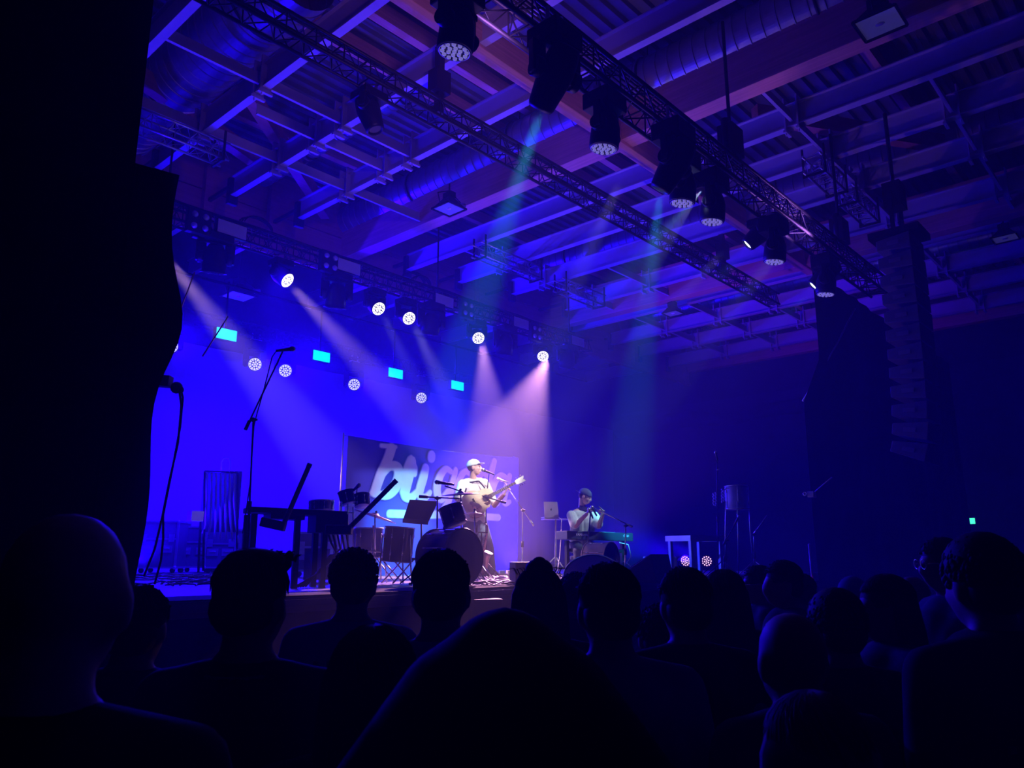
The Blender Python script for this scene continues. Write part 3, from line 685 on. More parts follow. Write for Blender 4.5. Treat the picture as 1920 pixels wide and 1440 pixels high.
def crowd_person(label, px, ty, z, hair='short', shirt=(.03, .03, .035), look=None, tilt=0.0, hs=1.0, wide=1.0, hairc=(.02, .015, .012), extra=None, arm=None, sleeve='short', lean=0.0, skin=None, hooddrape=False, az=None):
    rnd = random.Random(int(px*7+ty)); top = dep(px, ty, z); H = top.z
    look = Vector(look) if look else V(8.2, 8.6, 0); base = V(top.x, top.y, 0); f = (look-base); f.z = 0; f.normalize()
    if az: f = V(math.cos(math.radians(az)), math.sin(math.radians(az)), 0)
    t = thing('person', label, 'person', base, math.atan2(f.y, f.x)-PI/2)
    addh = {'bald': .0, 'short': .012, 'quiff': .034, 'curly': .016, 'afro': .03, 'bun': .040, 'long': .012, 'cap': .012, 'hood': .02, 'bob': .012}[hair]
    hh = .232*hs; k = (H-addh)/1.75
    hc = V(0, .02+lean, H-addh-.117*hs)                       # head centre, local frame: y forward
    Rh = Matrix.Rotation(tilt, 3, 'Z') @ Matrix.Rotation(-.08-lean*.6, 3, 'X')
    b = MB(); sw = .185*k*wide; ys = lean*.55
    head_parts(b, hc, Rh, hs)
    nk = V(0, -.01+ys, 1.47*k)
    b.cap(hc+V(0, -.025, -.05), nk, .056*hs, .062, 12)
    b.cap(nk, V(-sw*.9, ys-.01, 1.42*k), .055, .055); b.cap(nk, V(sw*.9, ys-.01, 1.42*k), .055, .055)
    b.cap(V(0, ys-.0, 1.33*k), V(0, 0, 1.0*k), .125*wide, .125*wide)
    for q in (-1, 1):
        sh = V(q*sw, ys-.01, 1.42*k)
        if arm and arm[0] == q: el, wr = V(*arm[1]), V(*arm[2])
        else: el = V(q*(sw+.055), ys-.03, 1.10*k); wr = V(q*(sw+.02), ys+.12, .88*k)
        b.cap(sh, el, .050, .040); b.cap(el, wr, .040, .028); d = (wr-el).normalized(); hand(b, wr, d, V(-q, .2, 0), .5, .95, q)
        b.cap(V(q*.09*k, 0, .96*k), V(q*.10*k, .01, .50*k), .085, .055); b.cap(V(q*.10*k, .01, .50*k), V(q*.10*k, -.02, .09), .055, .038)
        b.cap(V(q*.10*k, -.04, .045), V(q*.11*k, .12, .035), .038, .033)
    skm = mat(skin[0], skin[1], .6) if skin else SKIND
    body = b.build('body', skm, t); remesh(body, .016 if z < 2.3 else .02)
    shm = cloth('shirt_%s' % '_'.join('%d' % int(c*1000) for c in shirt), shirt)
    c = MB(); c.cap(V(0, ys-.005, 1.36*k), V(0, 0, .96*k), .150*wide, .150*wide, 16); c.cap(V(-sw*.62, ys-.01, 1.36*k), V(sw*.62, ys-.01, 1.36*k), .105, .105, 14)
    c.cap(V(-sw*.45, ys-.0, 1.30*k), V(-.10, 0, .93*k), .125, .12*wide, 14); c.cap(V(sw*.45, ys, 1.30*k), V(.10, 0, .93*k), .125, .12*wide, 14)
    c.cap(V(0, ys-.012, 1.415*k), V(0, ys-.018, 1.452*k), .088, .070, 14)
    for q in (-1, 1):
        sh = V(q*sw, ys-.01, 1.415*k)
        if arm and arm[0] == q: el, wr = V(*arm[1]), V(*arm[2])
        else: el = V(q*(sw+.055), ys-.03, 1.10*k); wr = V(q*(sw+.02), ys+.12, .88*k)
        c.cap(V(q*sw*.3, ys-.012, 1.445*k), sh, .066, .067, 12)
        if sleeve == 'long': c.cap(sh, el, .070, .056, 12); c.cap(el, wr, .056, .040, 12)
        else: c.cap(sh, sh.lerp(el, .72), .070, .062, 12)
    if hair == 'hood': c.ball(hc+V(0, -.03, .0), (.112, .120, .135), 16); c.cap(hc+V(0, -.06, -.10), nk+V(0, -.03, -.02), .10, .12, 14)
    if hooddrape:
        for q in (-1, 1): c.cap(hc+V(q*.03, -.04, -.045), V(q*.23, -.03, 1.36*k), .150, .11, 16)
    so = c.build('jacket' if sleeve == 'long' else 'shirt', shm, t); remesh(so, .018, 3)
    c = MB(); c.cap(V(0, 0, .97*k), V(0, 0, .90*k), .145*wide, .145)
    for q in (-1, 1): c.cap(V(q*.085*k, 0, .92*k), V(q*.10*k, .01, .50*k), .105, .075); c.cap(V(q*.10*k, .01, .50*k), V(q*.10*k, -.02, .10), .075, .06)
    remesh(c.build('trousers', cloth('dark_trousers', (.02, .022, .03)), t), .022)
    c = MB()
    for q in (-1, 1): c.cap(V(q*.10*k, -.05, .05), V(q*.11*k, .13, .04), .050, .040)
    c.build('shoes', PLAST, t)
    if hair not in ('cap', 'hood'):
        hm = mat('hair_%d_%d' % (int(hairc[0]*1000), int(hairc[1]*1000)), hairc, .75 if hair != 'bald' else .7, 0, .3, 60)
        ho = hair_mesh(hair, hc, Rh, hs, rnd)
        if hair != 'bald': ho.build('hair', hm, t)
    elif hair == 'cap': cap_parts(t, hc, Rh, hs*1.03, cloth('cap_dark', (.03, .03, .04)))
    if extra: extra(t, hc, Rh, k, sw)
    return t

# ---- performers, posed from their joints
def limb_pts(mb, pts, rs, n=12):
    for i in range(len(pts)-1): mb.cap(pts[i], pts[i+1], rs[i], rs[i+1], n)
def singer():
    D = 11.45; P = lambda x, y, dz=0.0: dep(x, y, D+dz)
    base = P(903, 1082.5); base.z = STAGE
    t = thing('person', 'person in pale cap and white t-shirt singing while playing an acoustic guitar', 'person', base)
    hc = P(890, 877); Rh = frame(Vector((math.cos(math.radians(-58)), math.sin(math.radians(-58)), .02)))
    RS, LS = P(867, 908, -.06), P(908, 906, .05); RE, LE = P(860, 937, -.22), P(927, 948, -.06); RW, LW = P(887, 944, -.46), P(946, 927, -.24)
    N0 = P(887, 900); CH = P(888, 925); PV = P(889, 975, .02)
    RH, LH = P(882, 980, -.05), P(899, 979, .08); RK, LK = P(884, 1028, -.10), P(911, 1028, .05); RA, LA = P(885, 1074, -.05), P(915, 1073, .08)
    b = MB(); head_parts(b, hc, Rh, 1.0); b.cap(hc+Rh @ V(0, -.02, -.05), N0, .054, .058)
    b.cap(N0, RS, .05, .05); b.cap(N0, LS, .05, .05); b.cap(CH, PV, .12, .11)
    limb_pts(b, [RS, RE, RW], [.050, .041, .028]); limb_pts(b, [LS, LE, LW], [.050, .041, .028])
    limb_pts(b, [RH, RK, RA], [.08, .05, .036]); limb_pts(b, [LH, LK, LA], [.08, .05, .036])
    fdir = Vector((0.2, -1, 0)).normalized()
    hand(b, RW, (P(902, 951, -.52)-RW), V(.3, .8, -.3), .45, .95, -1)
    hand(b, LW, (P(951, 914, -.24)-LW), V(.4, -.5, .3), .95, .95, 1, point=None)
    remesh(b.build('body', SKIN, t, True), .0085, 2)
    wh = cloth('white_tshirt', (.80, .82, .80), .9, 8, .2)
    c = MB(); c.cap(P(887, 917), P(889, 965), .135, .135, 16); c.cap(RS.lerp(LS, .2), RS.lerp(LS, .8), .085, .085, 14); c.cap(RS.lerp(LS, .25)+V(0, 0, -.08), P(884, 972, -.03), .11, .13, 14); c.cap(RS.lerp(LS, .75)+V(0, 0, -.08), P(896, 972, .05), .11, .13, 14)
    c.cap(N0+V(0, 0, -.045), N0+V(0, 0, -.01), .085, .064, 14)
    c.cap(RS, RS.lerp(RE, .85), .070, .078, 14); c.cap(LS, LS.lerp(LE, .75), .070, .072, 14)
    remesh(c.build('tshirt', wh, t, True), .011, 3)
    m = MB(); q = P(884, 921, -.21)
    tr = cloth('grey_blue_trousers', (.16, .20, .28), .9, 5, .4)
    c = MB(); c.cap(PV, PV+V(0, 0, -.06), .135, .145, 14)
    limb_pts(c, [RH, RK, RA+V(0, 0, .02)], [.115, .125, .12], 16); limb_pts(c, [LH, LK, LA+V(0, 0, .02)], [.115, .125, .12], 16)
    remesh(c.build('trousers', tr, t, True), .013, 3)
    sm_ = cloth('white_shoe', (.75, .78, .72), .7)
    for a, px in ((RA, 893), (LA, 926)):
        c = MB(); a = V(a.x, a.y, STAGE+.055); d = V(.5, -.85, 0).normalized(); c.cap(a-d*.05, a+d*.13-V(0, 0, .012), .052, .042, 12); c.box(a+d*.05+V(0, 0, -.045), (.27, .09, .02), Matrix.Rotation(math.atan2(d.y, d.x), 3, 'Z'))
        c.build('shoe', sm_, t, True)
    hr = MB(); hr.ball(hc+Rh @ V(0, -.028, .010), (.082, .085, .075), 14, Rh); hr.build('hair', mat('brown_hair', (.06, .035, .025), .8, 0, .3, 50), t, True)
    face_parts(t, hc, Rh, 1.0, mat('lips', (.45, .2, .18), .5), mat('brow_hair', (.05, .03, .02), .8))
    cp = cloth('pale_cap', (.62, .72, .68)); cap_parts(t, hc, Rh @ Matrix.Rotation(.18, 3, 'X'), 1.03, cp)
    m = MB(); m.tube([P(876, 886, -.16)+V(0, 0, 0), P(876, 893, -.14), P(884, 903, -.1)], .004, 5)
    # strap over the shoulder
    m = MB()
    for a_, b_ in zip(*(lambda L: (L[:-1], L[1:]))([P(872, 958, -.34), P(868, 935, -.24), P(878, 905, -.10), P(898, 902, -.11), P(908, 914, -.16), P(921, 935, -.32)])):
        m.bar(a_, b_, .020, .004, FW)
    g = guitar(P(898, 941, -.36))
    m.build('strap', cloth('dark_strap', (.03, .03, .04)), g, True)
    return t
def guitar(c):
    nd = Vector((math.cos(math.radians(-32))*.88, math.sin(math.radians(-32))*.88, .46)).normalized()
    nz = Vector((-.56, -.83, .06)); nz = (nz-nd*nz.dot(nd)).normalized(); ny = nz.cross(nd)
    M = Matrix((nd, ny, nz)).transposed().to_4x4(); M.translation = c
    t = thing('acoustic_guitar', 'pale spruce cutaway acoustic guitar held across the singer, neck up right', 'guitar', c)
    out = []; N = 44
    for i in range(N):
        a = 2*PI*i/N; x = math.cos(a)*.245; w = .195*(1-.22*(x/.245))-.045*math.exp(-((x-.05)/.07)**2)
        y = math.sin(a)*w/ max(.001, 1)*1.0
        y = math.copysign(abs(math.sin(a))**.75, math.sin(a))*w
        if x > .10 and y < 0: y *= max(.32, 1-((x-.10)/.09))
        out.append((x, y))
    top = wood('spruce_top', (.85, .68, .42), (.92, .78, .52), 6, .35, 0); side = wood('guitar_side', (.42, .22, .12), (.55, .30, .16), 5, .3, 0)
    MB().prism(out, -.05, .045, M).build('body', side, t, True); MB().prism([(x*.985, y*.985) for x, y in out], .045, .050, M).build('soundboard', top, t, True)
    mb = MB(); mb.lathe([(0, .001), (.05, .001)], M @ V(.10, 0, .0505), nz, 24); mb.build('soundhole', PLAST, t, True)
    mb = MB(); mb.ring(M @ V(.10, 0, .051), .058, .003, nz); mb.build('rosette', side, t, True)
    mb = MB(); mb.prism([(-.06, -.08), (-.06, .08), (-.085, .08), (-.085, -.08)], .05, .060, M); mb.build('bridge', PLAST, t, True)
    mb = MB(); mb.prism([(.04, -.05), (.07, -.10), (.12, -.10), (.13, -.06), (.09, -.055)], .0502, .0515, M); mb.build('pickguard', mat('guard', (.10, .05, .04), .2), t, True)
    mb = MB(); mb.prism([(.15, -.028), (.15, .028), (.60, .022), (.60, -.022)], .046, .062, M); mb.build('fingerboard', mat('rosewood', (.10, .06, .05), .4), t, True)
    mb = MB(); mb.prism([(.22, -.026), (.22, .026), (.60, .021), (.60, -.021)], .026, .046, M); nk = mb.build('neck', side, t, True)
    mb = MB()
    for i in range(15): x = .60-.40*(1-2**(-(i+1)/9.0))/(1-2**(-15/9.0)); mb.prism([(x, -.023), (x, .023), (x+.004, .023), (x+.004, -.023)], .062, .065, M)
    o = mb.build('frets', ALU, t, True)
    mb = MB(); mb.prism([(.60, -.022), (.60, .022), (.63, .036), (.76, .042), (.745, .010), (.725, 0), (.745, -.010), (.76, -.042), (.63, -.036)], .030, .048, M); hs = mb.build('headstock', mat('pale_headstock', (.72, .78, .70), .35), t, True)
    for i in range(3):
        for q in (-1, 1):
            mb = MB(); mb.tube([M @ V(.65+.035*i, q*.034, .038), M @ V(.65+.035*i, q*.062, .038)], .004, 6); mb.ball(M @ V(.65+.035*i, q*.066, .038), .009, 8); mb.build('tuner', CHROME, t, True)
    mb = MB()
    for i in range(6): mb.tube([M @ V(-.07, (i-2.5)*.010, .064), M @ V(.60, (i-2.5)*.007, .067)], .0009, 4)
    mb.build('strings', CHROME, t, True)
    return t
def keyboardist():
    D = 12.1; P = lambda x, y, dz=0.0: dep(x, y, D+dz)
    base = P(1096, 1080); base.z = STAGE
    t = thing('person', 'seated person in backwards cap and pale t-shirt holding a microphone behind the keyboard', 'person', base)
    yaw = math.radians(-66); hc = P(1097, 931.5); Rh = frame(Vector((math.cos(yaw), math.sin(yaw), -.42)), (0, 0, 1))
    N0 = P(1091, 954, .03); RS, LS = P(1071, 966, -.10), P(1115, 968, .12); RE, LE = P(1079, 985, -.34), P(1123, 986, -.10); RW, LW = P(1100, 964, -.36), P(1131, 962, -.22)
    CH = P(1090, 975, .02); PV = P(1089, 1022, .12); RK, LK = P(1085, 1030, -.35), P(1120, 1030, -.15); RA, LA = P(1085, 1073, -.30), P(1122, 1073, -.10); RA.z = LA.z = STAGE+.08
    RH, LH = P(1079, 1024, .05), P(1099, 1024, .2)
    b = MB(); head_parts(b, hc, Rh, 1.0); b.cap(hc+Rh @ V(0, -.03, -.05), N0, .054, .058); b.cap(N0, RS, .05, .05); b.cap(N0, LS, .05, .05); b.cap(CH, PV, .12, .12)
    limb_pts(b, [RS, RE, RW], [.052, .043, .028]); limb_pts(b, [LS, LE, LW], [.050, .041, .028])
    limb_pts(b, [RH, RK, RA], [.08, .055, .036]); limb_pts(b, [LH, LK, LA], [.08, .055, .036])
    hand(b, RW, (P(1105, 955, -.33)-RW), V(.4, -.3, .3), 1.0, .95, -1)
    hand(b, LW, (P(1124, 954, -.26)-LW), V(-.5, -.2, -.5), 1.05, .95, 1, point=3)
    remesh(b.build('body', SKIN, t, True), .0085, 2)
    wh = cloth('mint_tshirt', (.62, .72, .70), .9, 8, .3)
    c = MB(); c.cap(P(1090, 974, .02), PV+V(0, 0, .04), .140, .15, 16); c.cap(RS.lerp(LS, .2), RS.lerp(LS, .8), .088, .088, 14); c.cap(RS.lerp(LS, .25)+V(0, 0, -.08), P(1083, 1015, .05), .11, .13, 14); c.cap(RS.lerp(LS, .75)+V(0, 0, -.08), P(1096, 1015, .15), .11, .13, 14)
    c.cap(N0+V(0, 0, -.045), N0+V(0, 0, -.012), .085, .066, 14); c.cap(RS, RS.lerp(RE, .82), .075, .085, 14); c.cap(LS, LS.lerp(LE, .8), .075, .080, 14)
    remesh(c.build('tshirt', wh, t, True), .011, 3)
    tr = cloth('dark_jeans', (.05, .06, .10), .9, 5, .4)
    c = MB(); c.cap(RH, LH, .13, .13); limb_pts(c, [RH, RK, RA+V(0, 0, .03)], [.11, .085, .07], 14); limb_pts(c, [LH, LK, LA+V(0, 0, .03)], [.11, .085, .07], 14)
    remesh(c.build('trousers', tr, t, True), .014, 3)
    for a in (RA, LA):
        c = MB(); a = V(a.x, a.y, STAGE+.05); d = V(.3, -.9, 0).normalized(); c.cap(a-d*.04, a+d*.14-V(0, 0, .01), .045, .038, 12); c.build('shoe', PLAST, t, True)
    hr = MB(); hr.ball(hc+Rh @ V(0, -.028, .010), (.082, .085, .072), 14, Rh); hr.build('hair', mat('brown_hair', (.06, .035, .025)), t, True)
    face_parts(t, hc, Rh, 1.0, MATS['lips'], MATS['brow_hair'])
    cap_parts(t, hc, Rh, 1.03, cloth('slate_cap', (.10, .12, .22)), back=True)
    # scarf-like cable of in-ear monitors round the neck
    m = MB()
    for q in range(3): m.tube([N0+V(-.09, -.02, .02*q), N0+V(-.02, -.10, -.02+.015*q), N0+V(.07, -.08, -.03+.02*q), N0+V(.09, .03, .01*q)], .010, 6)
    m.build('neck_scarf', cloth('dark_scarf', (.06, .05, .12)), t, True)
    # stool
    s = thing('drum_stool', 'round dark stool under the seated keyboard player', 'stool', V(PV.x, PV.y, STAGE)); hz = PV.z-STAGE-.16
    m = MB(); m.lathe([(0, hz-.07), (.17, hz-.07), (.18, hz-.02), (.16, hz), (0, hz)], (0, 0, 0)); m.build('seat', PLAST, s)
    m = MB(); m.tube([(0, 0, .15), (0, 0, hz-.05)], .02, 8)
    for a in (0, 2.1, 4.2): m.tube([(0, 0, .25), (.24*math.cos(a), .24*math.sin(a), .015)], .012, 6)
    m.build('tripod', CHROME, s)
    # microphone in the right hand
    a, b_ = P(1104, 955, -.40), P(1112, 972, -.44); mic('handheld microphone gripped in the seated player\'s fist', a, b_)
def mic(label, head, tail, m2=None, group=None):
    head = Vector(head); tail = Vector(tail); d = (tail-head).normalized(); t = thing('microphone', label, 'microphone', head, 0, group)
    mb = MB(); mb.ball(head, .026, 12); mb.build('grille', mat('mic_mesh', (.35, .35, .38), .4, .8, .3, 200), t, True)
    mb = MB(); L = max(.15, min(.2, (tail-head).length)); mb.tube([head+d*.018, head+d*.035, head+d*L], [.024, .018, .012], 12); mb.build('handle', m2 or PLAST, t, True)
    return t
def mic_stand(label, base, top, boom=None, foot='tripod', m=BLACK, clutch=True, group=None, r=.011):
    """base on the stage, top of the pole, boom = (tail, tip)"""
    base = Vector(base); top = Vector(top); t = thing('mic_stand', label, 'stand', base, 0, group)
    mid = base.lerp(top, .5)
    mb = MB(); mb.tube([base+V(0, 0, .06), mid], r*1.25, 8); mb.build('lower_tube', m, t, True)
    mb = MB(); mb.tube([mid, top], r*.85, 8); mb.build('upper_tube', m, t, True)
    mb = MB(); mb.tube([mid-V(0, 0, .05), mid+V(0, 0, .04)], r*2, 8); mb.build('clutch', PLAST, t, True)
    if foot == 'tripod':
        for k in range(3):
            a = .5+2.09*k; mb = MB(); mb.tube([base+V(0, 0, .24), base+V(.30*math.cos(a), .30*math.sin(a), .015)], r*.7, 6); mb.ball(base+V(.30*math.cos(a), .30*math.sin(a), .015), .015, 8); mb.build('leg', m, t, True)
    else: mb = MB(); mb.lathe([(0, 0), (.13, 0), (.13, .012), (.03, .03), (0, .03)], base); mb.build('round_base', m, t, True)
    if boom:
        mb = MB(); mb.tube([boom[0], boom[1]], r*.75, 8); d = (Vector(boom[0])-Vector(boom[1])).normalized(); mb.tube([Vector(boom[0])-d*.10, Vector(boom[0])], r*1.6, 8); mb.build('boom', m, t, True)
        mb = MB(); mb.ball(top, .024, 10); mb.tube([top-RT*.03, top+RT*.04], .012, 8); mb.build('boom_clutch', PLAST, t, True)
    return t
#@@NEXT
singer(); keyboardist()
def gp(x, y, z=None):           # point on the stage floor under a pixel
    p = onZ(x, y, STAGE); return p
D1 = 11.3
mic('vocal microphone at the singer\'s mouth', dep(905.5, 881.5, D1-.05), dep(927, 890, D1-.02))
mic_stand('black microphone stand straight in front of the singer', gp(911, 1084.5), dep(911.5, 934, D1-.15), (dep(911.5, 934, D1-.15), dep(917, 889, D1-.02)), 'tripod')
mb = MB()
mic('silver microphone pointing left beside the guitar neck', dep(934, 898, 11.9), dep(953, 905, 11.9), ALU)
mic_stand('pale microphone stand right of the singer with a long slanting boom', gp(979, 1079), dep(980, 957, 11.9), (dep(1001, 986, 11.9), dep(944, 903, 11.9)), 'round', ALU)
mic_stand('thin black microphone stand in front of the keyboard player', gp(1098, 1083), dep(1107, 963, 11.3), None, 'tripod')
mic_stand('pale boom stand at the right end of the keyboard reaching left', gp(1172, 1082), dep(1173, 986, 11.5), (dep(1186, 988, 11.5), dep(1111, 951, 11.6)), 'tripod', ALU)
mic('second microphone on the boom before the seated player', dep(1110, 951, 11.6), dep(1117, 964, 11.55))
# laptop on its stand
t = thing('laptop', 'open silver laptop with a small dark fruit mark on its lid', 'laptop', dep(1035, 969, 12.3))
c = dep(1033, 969, 12.3); ux = V(math.cos(math.radians(-40)), math.sin(math.radians(-40)), 0); uy = V(0, 0, 1); nn = ux.cross(uy)
ALB = mat('laptop_alu', (.62, .58, .70), .35, .3)
def quad(name, m, pts, par): mb = MB(); n = len(pts); d = nn*.006; mb.add([p for p in pts]+[p-d for p in pts], [tuple(range(n)), tuple(range(n, 2*n))[::-1]]+[(k, (k+1) % n, n+(k+1) % n, n+k) for k in range(n)]); return mb.build(name, m, par, True)
q = [dep(1021, 969, 12.3), dep(1048, 969, 12.3), dep(1045, 941, 12.33), dep(1019.5, 941, 12.33)]; quad('lid', ALB, q, t)
back = V(.55, .84, 0)*.20
mb = MB(); mb.add([q[0], q[1], q[1]+back, q[0]+back]+[v-V(0, 0, .012) for v in (q[0], q[1], q[1]+back, q[0]+back)], [(0, 1, 2, 3), (7, 6, 5, 4), (0, 4, 5, 1), (1, 5, 6, 2), (2, 6, 7, 3), (3, 7, 4, 0)]); mb.build('keyboard_deck', ALB, t, True)
mk = dep(1033.3, 955.5, 12.28); mb = MB(); mb.ball(mk, (.013, .013, .015), 10); mb.ball(mk+V(0, 0, .020)+RT*.004, (.004, .004, .007), 8); mb.build('lid_mark', PLAST, t, True)
t = thing('laptop_stand', 'pale tripod stand holding the laptop', 'stand', gp(1042, 1079))
a = dep(1042, 972, 12.4); a2 = V(t.location.x, t.location.y, a.z)
mb = MB(); mb.box((a.x, a.y, a.z-.012), (.42, .34, .015), Matrix.Rotation(math.radians(-40), 3, 'Z')); mb.build('tray', ALU, t, True)
mb = MB(); mb.tube([gp(1042, 1079)+V(0, 0, .1), a-V(0, 0, .02)], .014, 8)
mb.build('pole', STEEL, t, True)
for k in range(3):
    mb = MB(); an = .4+2.09*k; mb.tube([gp(1042, 1079)+V(0, 0, .3), gp(1042, 1079)+V(.3*math.cos(an), .3*math.sin(an), .012)], .01, 6); mb.build('leg', STEEL, t, True)
mb = MB(); mb.tube([dep(1048, 970, 12.2), dep(1053, 974, 12.1), dep(1052, 1010, 12.1), dep(1050, 1040, 12.0), dep(1046, 1068, 11.9), gp(1044, 1079)+V(0, 0, .01)], .008, 6)
tag(mb.build('cable', mat('white_cable', (.8, .78, .85), .5)), 'white cable hanging from the laptop to the stage floor', 'cable')

def text_on(s, p, ux, uy, h, m, par, name='lettering', depth=.002):
    cu = bpy.data.curves.new(name, 'FONT'); cu.body = s; cu.size = h; cu.extrude = depth; cu.align_x = 'CENTER'; cu.align_y = 'CENTER'
    o = bpy.data.objects.new(name, cu); C.objects.link(o); dg = bpy.context.evaluated_depsgraph_get(); me = bpy.data.meshes.new_from_object(o.evaluated_get(dg)); bpy.data.objects.remove(o)
    ux = Vector(ux).normalized(); uy = Vector(uy).normalized(); M = Matrix((ux, uy, ux.cross(uy))).transposed().to_4x4(); M.translation = Vector(p)-(par.location if par else V(0, 0, 0)); me.transform(M)
    me.materials.append(m); o = bpy.data.objects.new(name, me); C.objects.link(o); o.parent = par; return o
# stage keyboard on its stand
KB = mat('keyboard_case', (.035, .04, .07), .4); WK = mat('white_keys', (.8, .8, .8), .3)
k0, k1 = dep(1063, 993, 11.75), dep(1187, 1000, 12.35); k1.z = k0.z-.02; kx = (k1-k0).normalized(); ky = V(0, 0, 1); kn = kx.cross(ky).normalized()   # kn towards the audience
if kn.dot(FW) > 0: kn = -kn
L = (k1-k0).length; mid = (k0+k1)/2-V(0, 0, .08)
t = thing('stage_keyboard', 'long dark stage keyboard in front of the seated player, its back to the audience', 'keyboard', mid)
Rk = Matrix((kx, -kn, ky)).transposed()
MB().box(mid-kn*.16, (L, .32, .13), Rk).build('case', KB, t, True, .01)
mb = MB()
for i in range(40): mb.box(mid-kn*.27+kx*(i-19.5)*.022+V(0, 0, .07), (.020, .11, .012), Rk)
mb.build('keys', WK, t, True)
LET = mat('pale_lettering', (.7, .72, .95), .5)
text_on('YAMAHA', mid+kn*.004-kx*(L*.5-.27)+V(0, 0, .01), kx, ky, .055, LET, t, 'lettering')
text_on('CK61', mid+kn*.004+kx*(L*.5-.14)+V(0, 0, .015), kx, ky, .05, LET, t, 'lettering')
t2 = thing('keyboard_stand', 'dark folding stand under the stage keyboard', 'stand', V(mid.x, mid.y, STAGE))
for s_ in (-.42, .42):
    mb = MB(); c = mid-kn*.16+kx*s_*L
    mb.box(V(c.x, c.y, (STAGE+mid.z-.07)/2), (.05, .06, mid.z-.07-STAGE), Rk); mb.box(V(c.x, c.y, STAGE+.02), (.05, .5, .04), Rk); mb.build('leg', BLACK, t2, True)
mb = MB(); mb.box(mid-kn*.16-V(0, 0, .22), (L*.84, .04, .05), Rk); mb.build('crossbar', BLACK, t2, True)
mb = MB(); mb.tube([mid+kx*.35-V(0, 0, .09), mid+kx*.45+kn*.1-V(0, 0, .12), mid+kx*.50+kn*.1-V(0, 0, .30), mid+kx*.40-V(0, 0, .5), V((mid+kx*.3).x, (mid+kx*.3).y, STAGE+.01)], .009, 6)
tag(mb.build('cable', MATS['white_cable']), 'white cable looping under the right end of the stage keyboard', 'cable')

# drums
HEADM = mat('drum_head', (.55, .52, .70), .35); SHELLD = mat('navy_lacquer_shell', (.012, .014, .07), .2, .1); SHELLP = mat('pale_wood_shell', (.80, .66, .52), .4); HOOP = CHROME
def drum(name, label, c, ax, r, h, shell, headm, hoop, lugs=8, group=None, legs=None, front=None, headonly=None):
    c = Vector(c); ax = Vector(ax).normalized(); t = thing(name, label, 'drum', c, 0, group)
    mb = MB(); mb.lathe([(r, -h/2), (r*1.0, h/2)], c, ax, 32); mb.build('shell', shell, t, True)
    for q, nm in ((-1, 'bottom_head'), (1, 'top_head')):
        mb = MB(); mb.lathe([(0, q*(h/2+.006)), (r*.97, q*(h/2+.006)), (r*1.0, q*(h/2-.01))], c, ax, 32); mb.build(nm, headm if not (front and q == 1) else front, t, True)
        mb = MB(); mb.ring(c+ax*q*(h/2-.002), r*1.025, max(.007, r*.035), ax, 36, 6); mb.build('hoop', hoop, t, True)
    a = ax.cross(V(0, 0, 1)); a = a.normalized() if a.length > .1 else V(1, 0, 0); b = ax.cross(a)
    for k in range(lugs):
        an = 2*PI*(k+.5)/lugs; d = a*math.cos(an)+b*math.sin(an); mb = MB(); mb.tube([c+d*r*1.03-ax*h*.46, c+d*r*1.03+ax*h*.46], .004, 5)
        for q in (-.25, .25): mb.tube([c+d*r*1.02+ax*h*(q-.06), c+d*r*1.02+ax*h*(q+.06)], .010, 6)
        mb.build('lug', CHROME, t, True)
    if legs:
        for k in range(3):
            an = legs+2.09*k; d = V(math.cos(an), math.sin(an), 0); mb = MB(); mb.tube([c+d*(r+.02)+V(0, 0, .1), c+d*(r+.03)+V(0, 0, -h*.4), V(c.x+d.x*(r+.07), c.y+d.y*(r+.07), STAGE+.01)], .009, 6); mb.build('leg', CHROME, t, True)
    return t
bc = dep(843, 1041, 8.25); bc.z = STAGE+.305
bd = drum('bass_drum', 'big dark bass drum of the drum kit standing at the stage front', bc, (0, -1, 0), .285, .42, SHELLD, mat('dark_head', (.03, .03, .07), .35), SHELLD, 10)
for q in (-1, 1): mb = MB(); mb.tube([bc+V(q*.25, -.1, -.05), bc+V(q*.38, -.2, -.295)], .011, 6); mb.build('spur', CHROME, bd, True)
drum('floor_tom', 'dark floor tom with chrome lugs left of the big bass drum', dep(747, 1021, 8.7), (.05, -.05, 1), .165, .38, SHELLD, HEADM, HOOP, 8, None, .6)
drum('floor_tom', 'blue reflecting floor tom partly behind the darker one', dep(690, 1018, 9.1), (0, 0, 1), .17, .34, mat('blue_reflection_shell', (.10, .08, .5), .15, .3), HEADM, HOOP, 8, None, 1.2)  # blue reflection put into this tom's shell colour
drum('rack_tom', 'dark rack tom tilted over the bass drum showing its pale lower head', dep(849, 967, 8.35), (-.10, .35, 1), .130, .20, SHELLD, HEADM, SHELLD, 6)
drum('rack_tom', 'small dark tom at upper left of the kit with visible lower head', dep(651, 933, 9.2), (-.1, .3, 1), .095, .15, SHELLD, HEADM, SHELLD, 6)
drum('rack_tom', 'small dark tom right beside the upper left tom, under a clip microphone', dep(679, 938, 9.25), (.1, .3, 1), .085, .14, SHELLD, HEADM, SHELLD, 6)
drum('snare_drum', 'shallow chrome-hooped snare drum behind the left keyboard', dep(603, 948, 9.0), (0, .05, 1), .14, .11, mat('snare_chrome', (.5, .5, .6), .2, .9), HEADM, HOOP, 8)
drum('bass_drum', 'pale wooden bass drum with dark front lettered in white, under the stage keyboard', dep(1126, 1049, 11.0), (.12, -1, 0), .235, .36, SHELLP, mat('dark_front_head', (.03, .03, .09), .4), SHELLP, 8, None, None, MATS['dark_front_head'])
bp = bpy.data.objects['bass_drum.001']; bc2 = bp.location; axd = V(.12, -1, 0).normalized()
text_on('brigada', bc2+axd*.192+V(0, 0, -.035), V(1, .12, 0), V(.25, .03, 1), .115, mat('white_print', (.8, .82, .9), .6), bp, 'lettering')
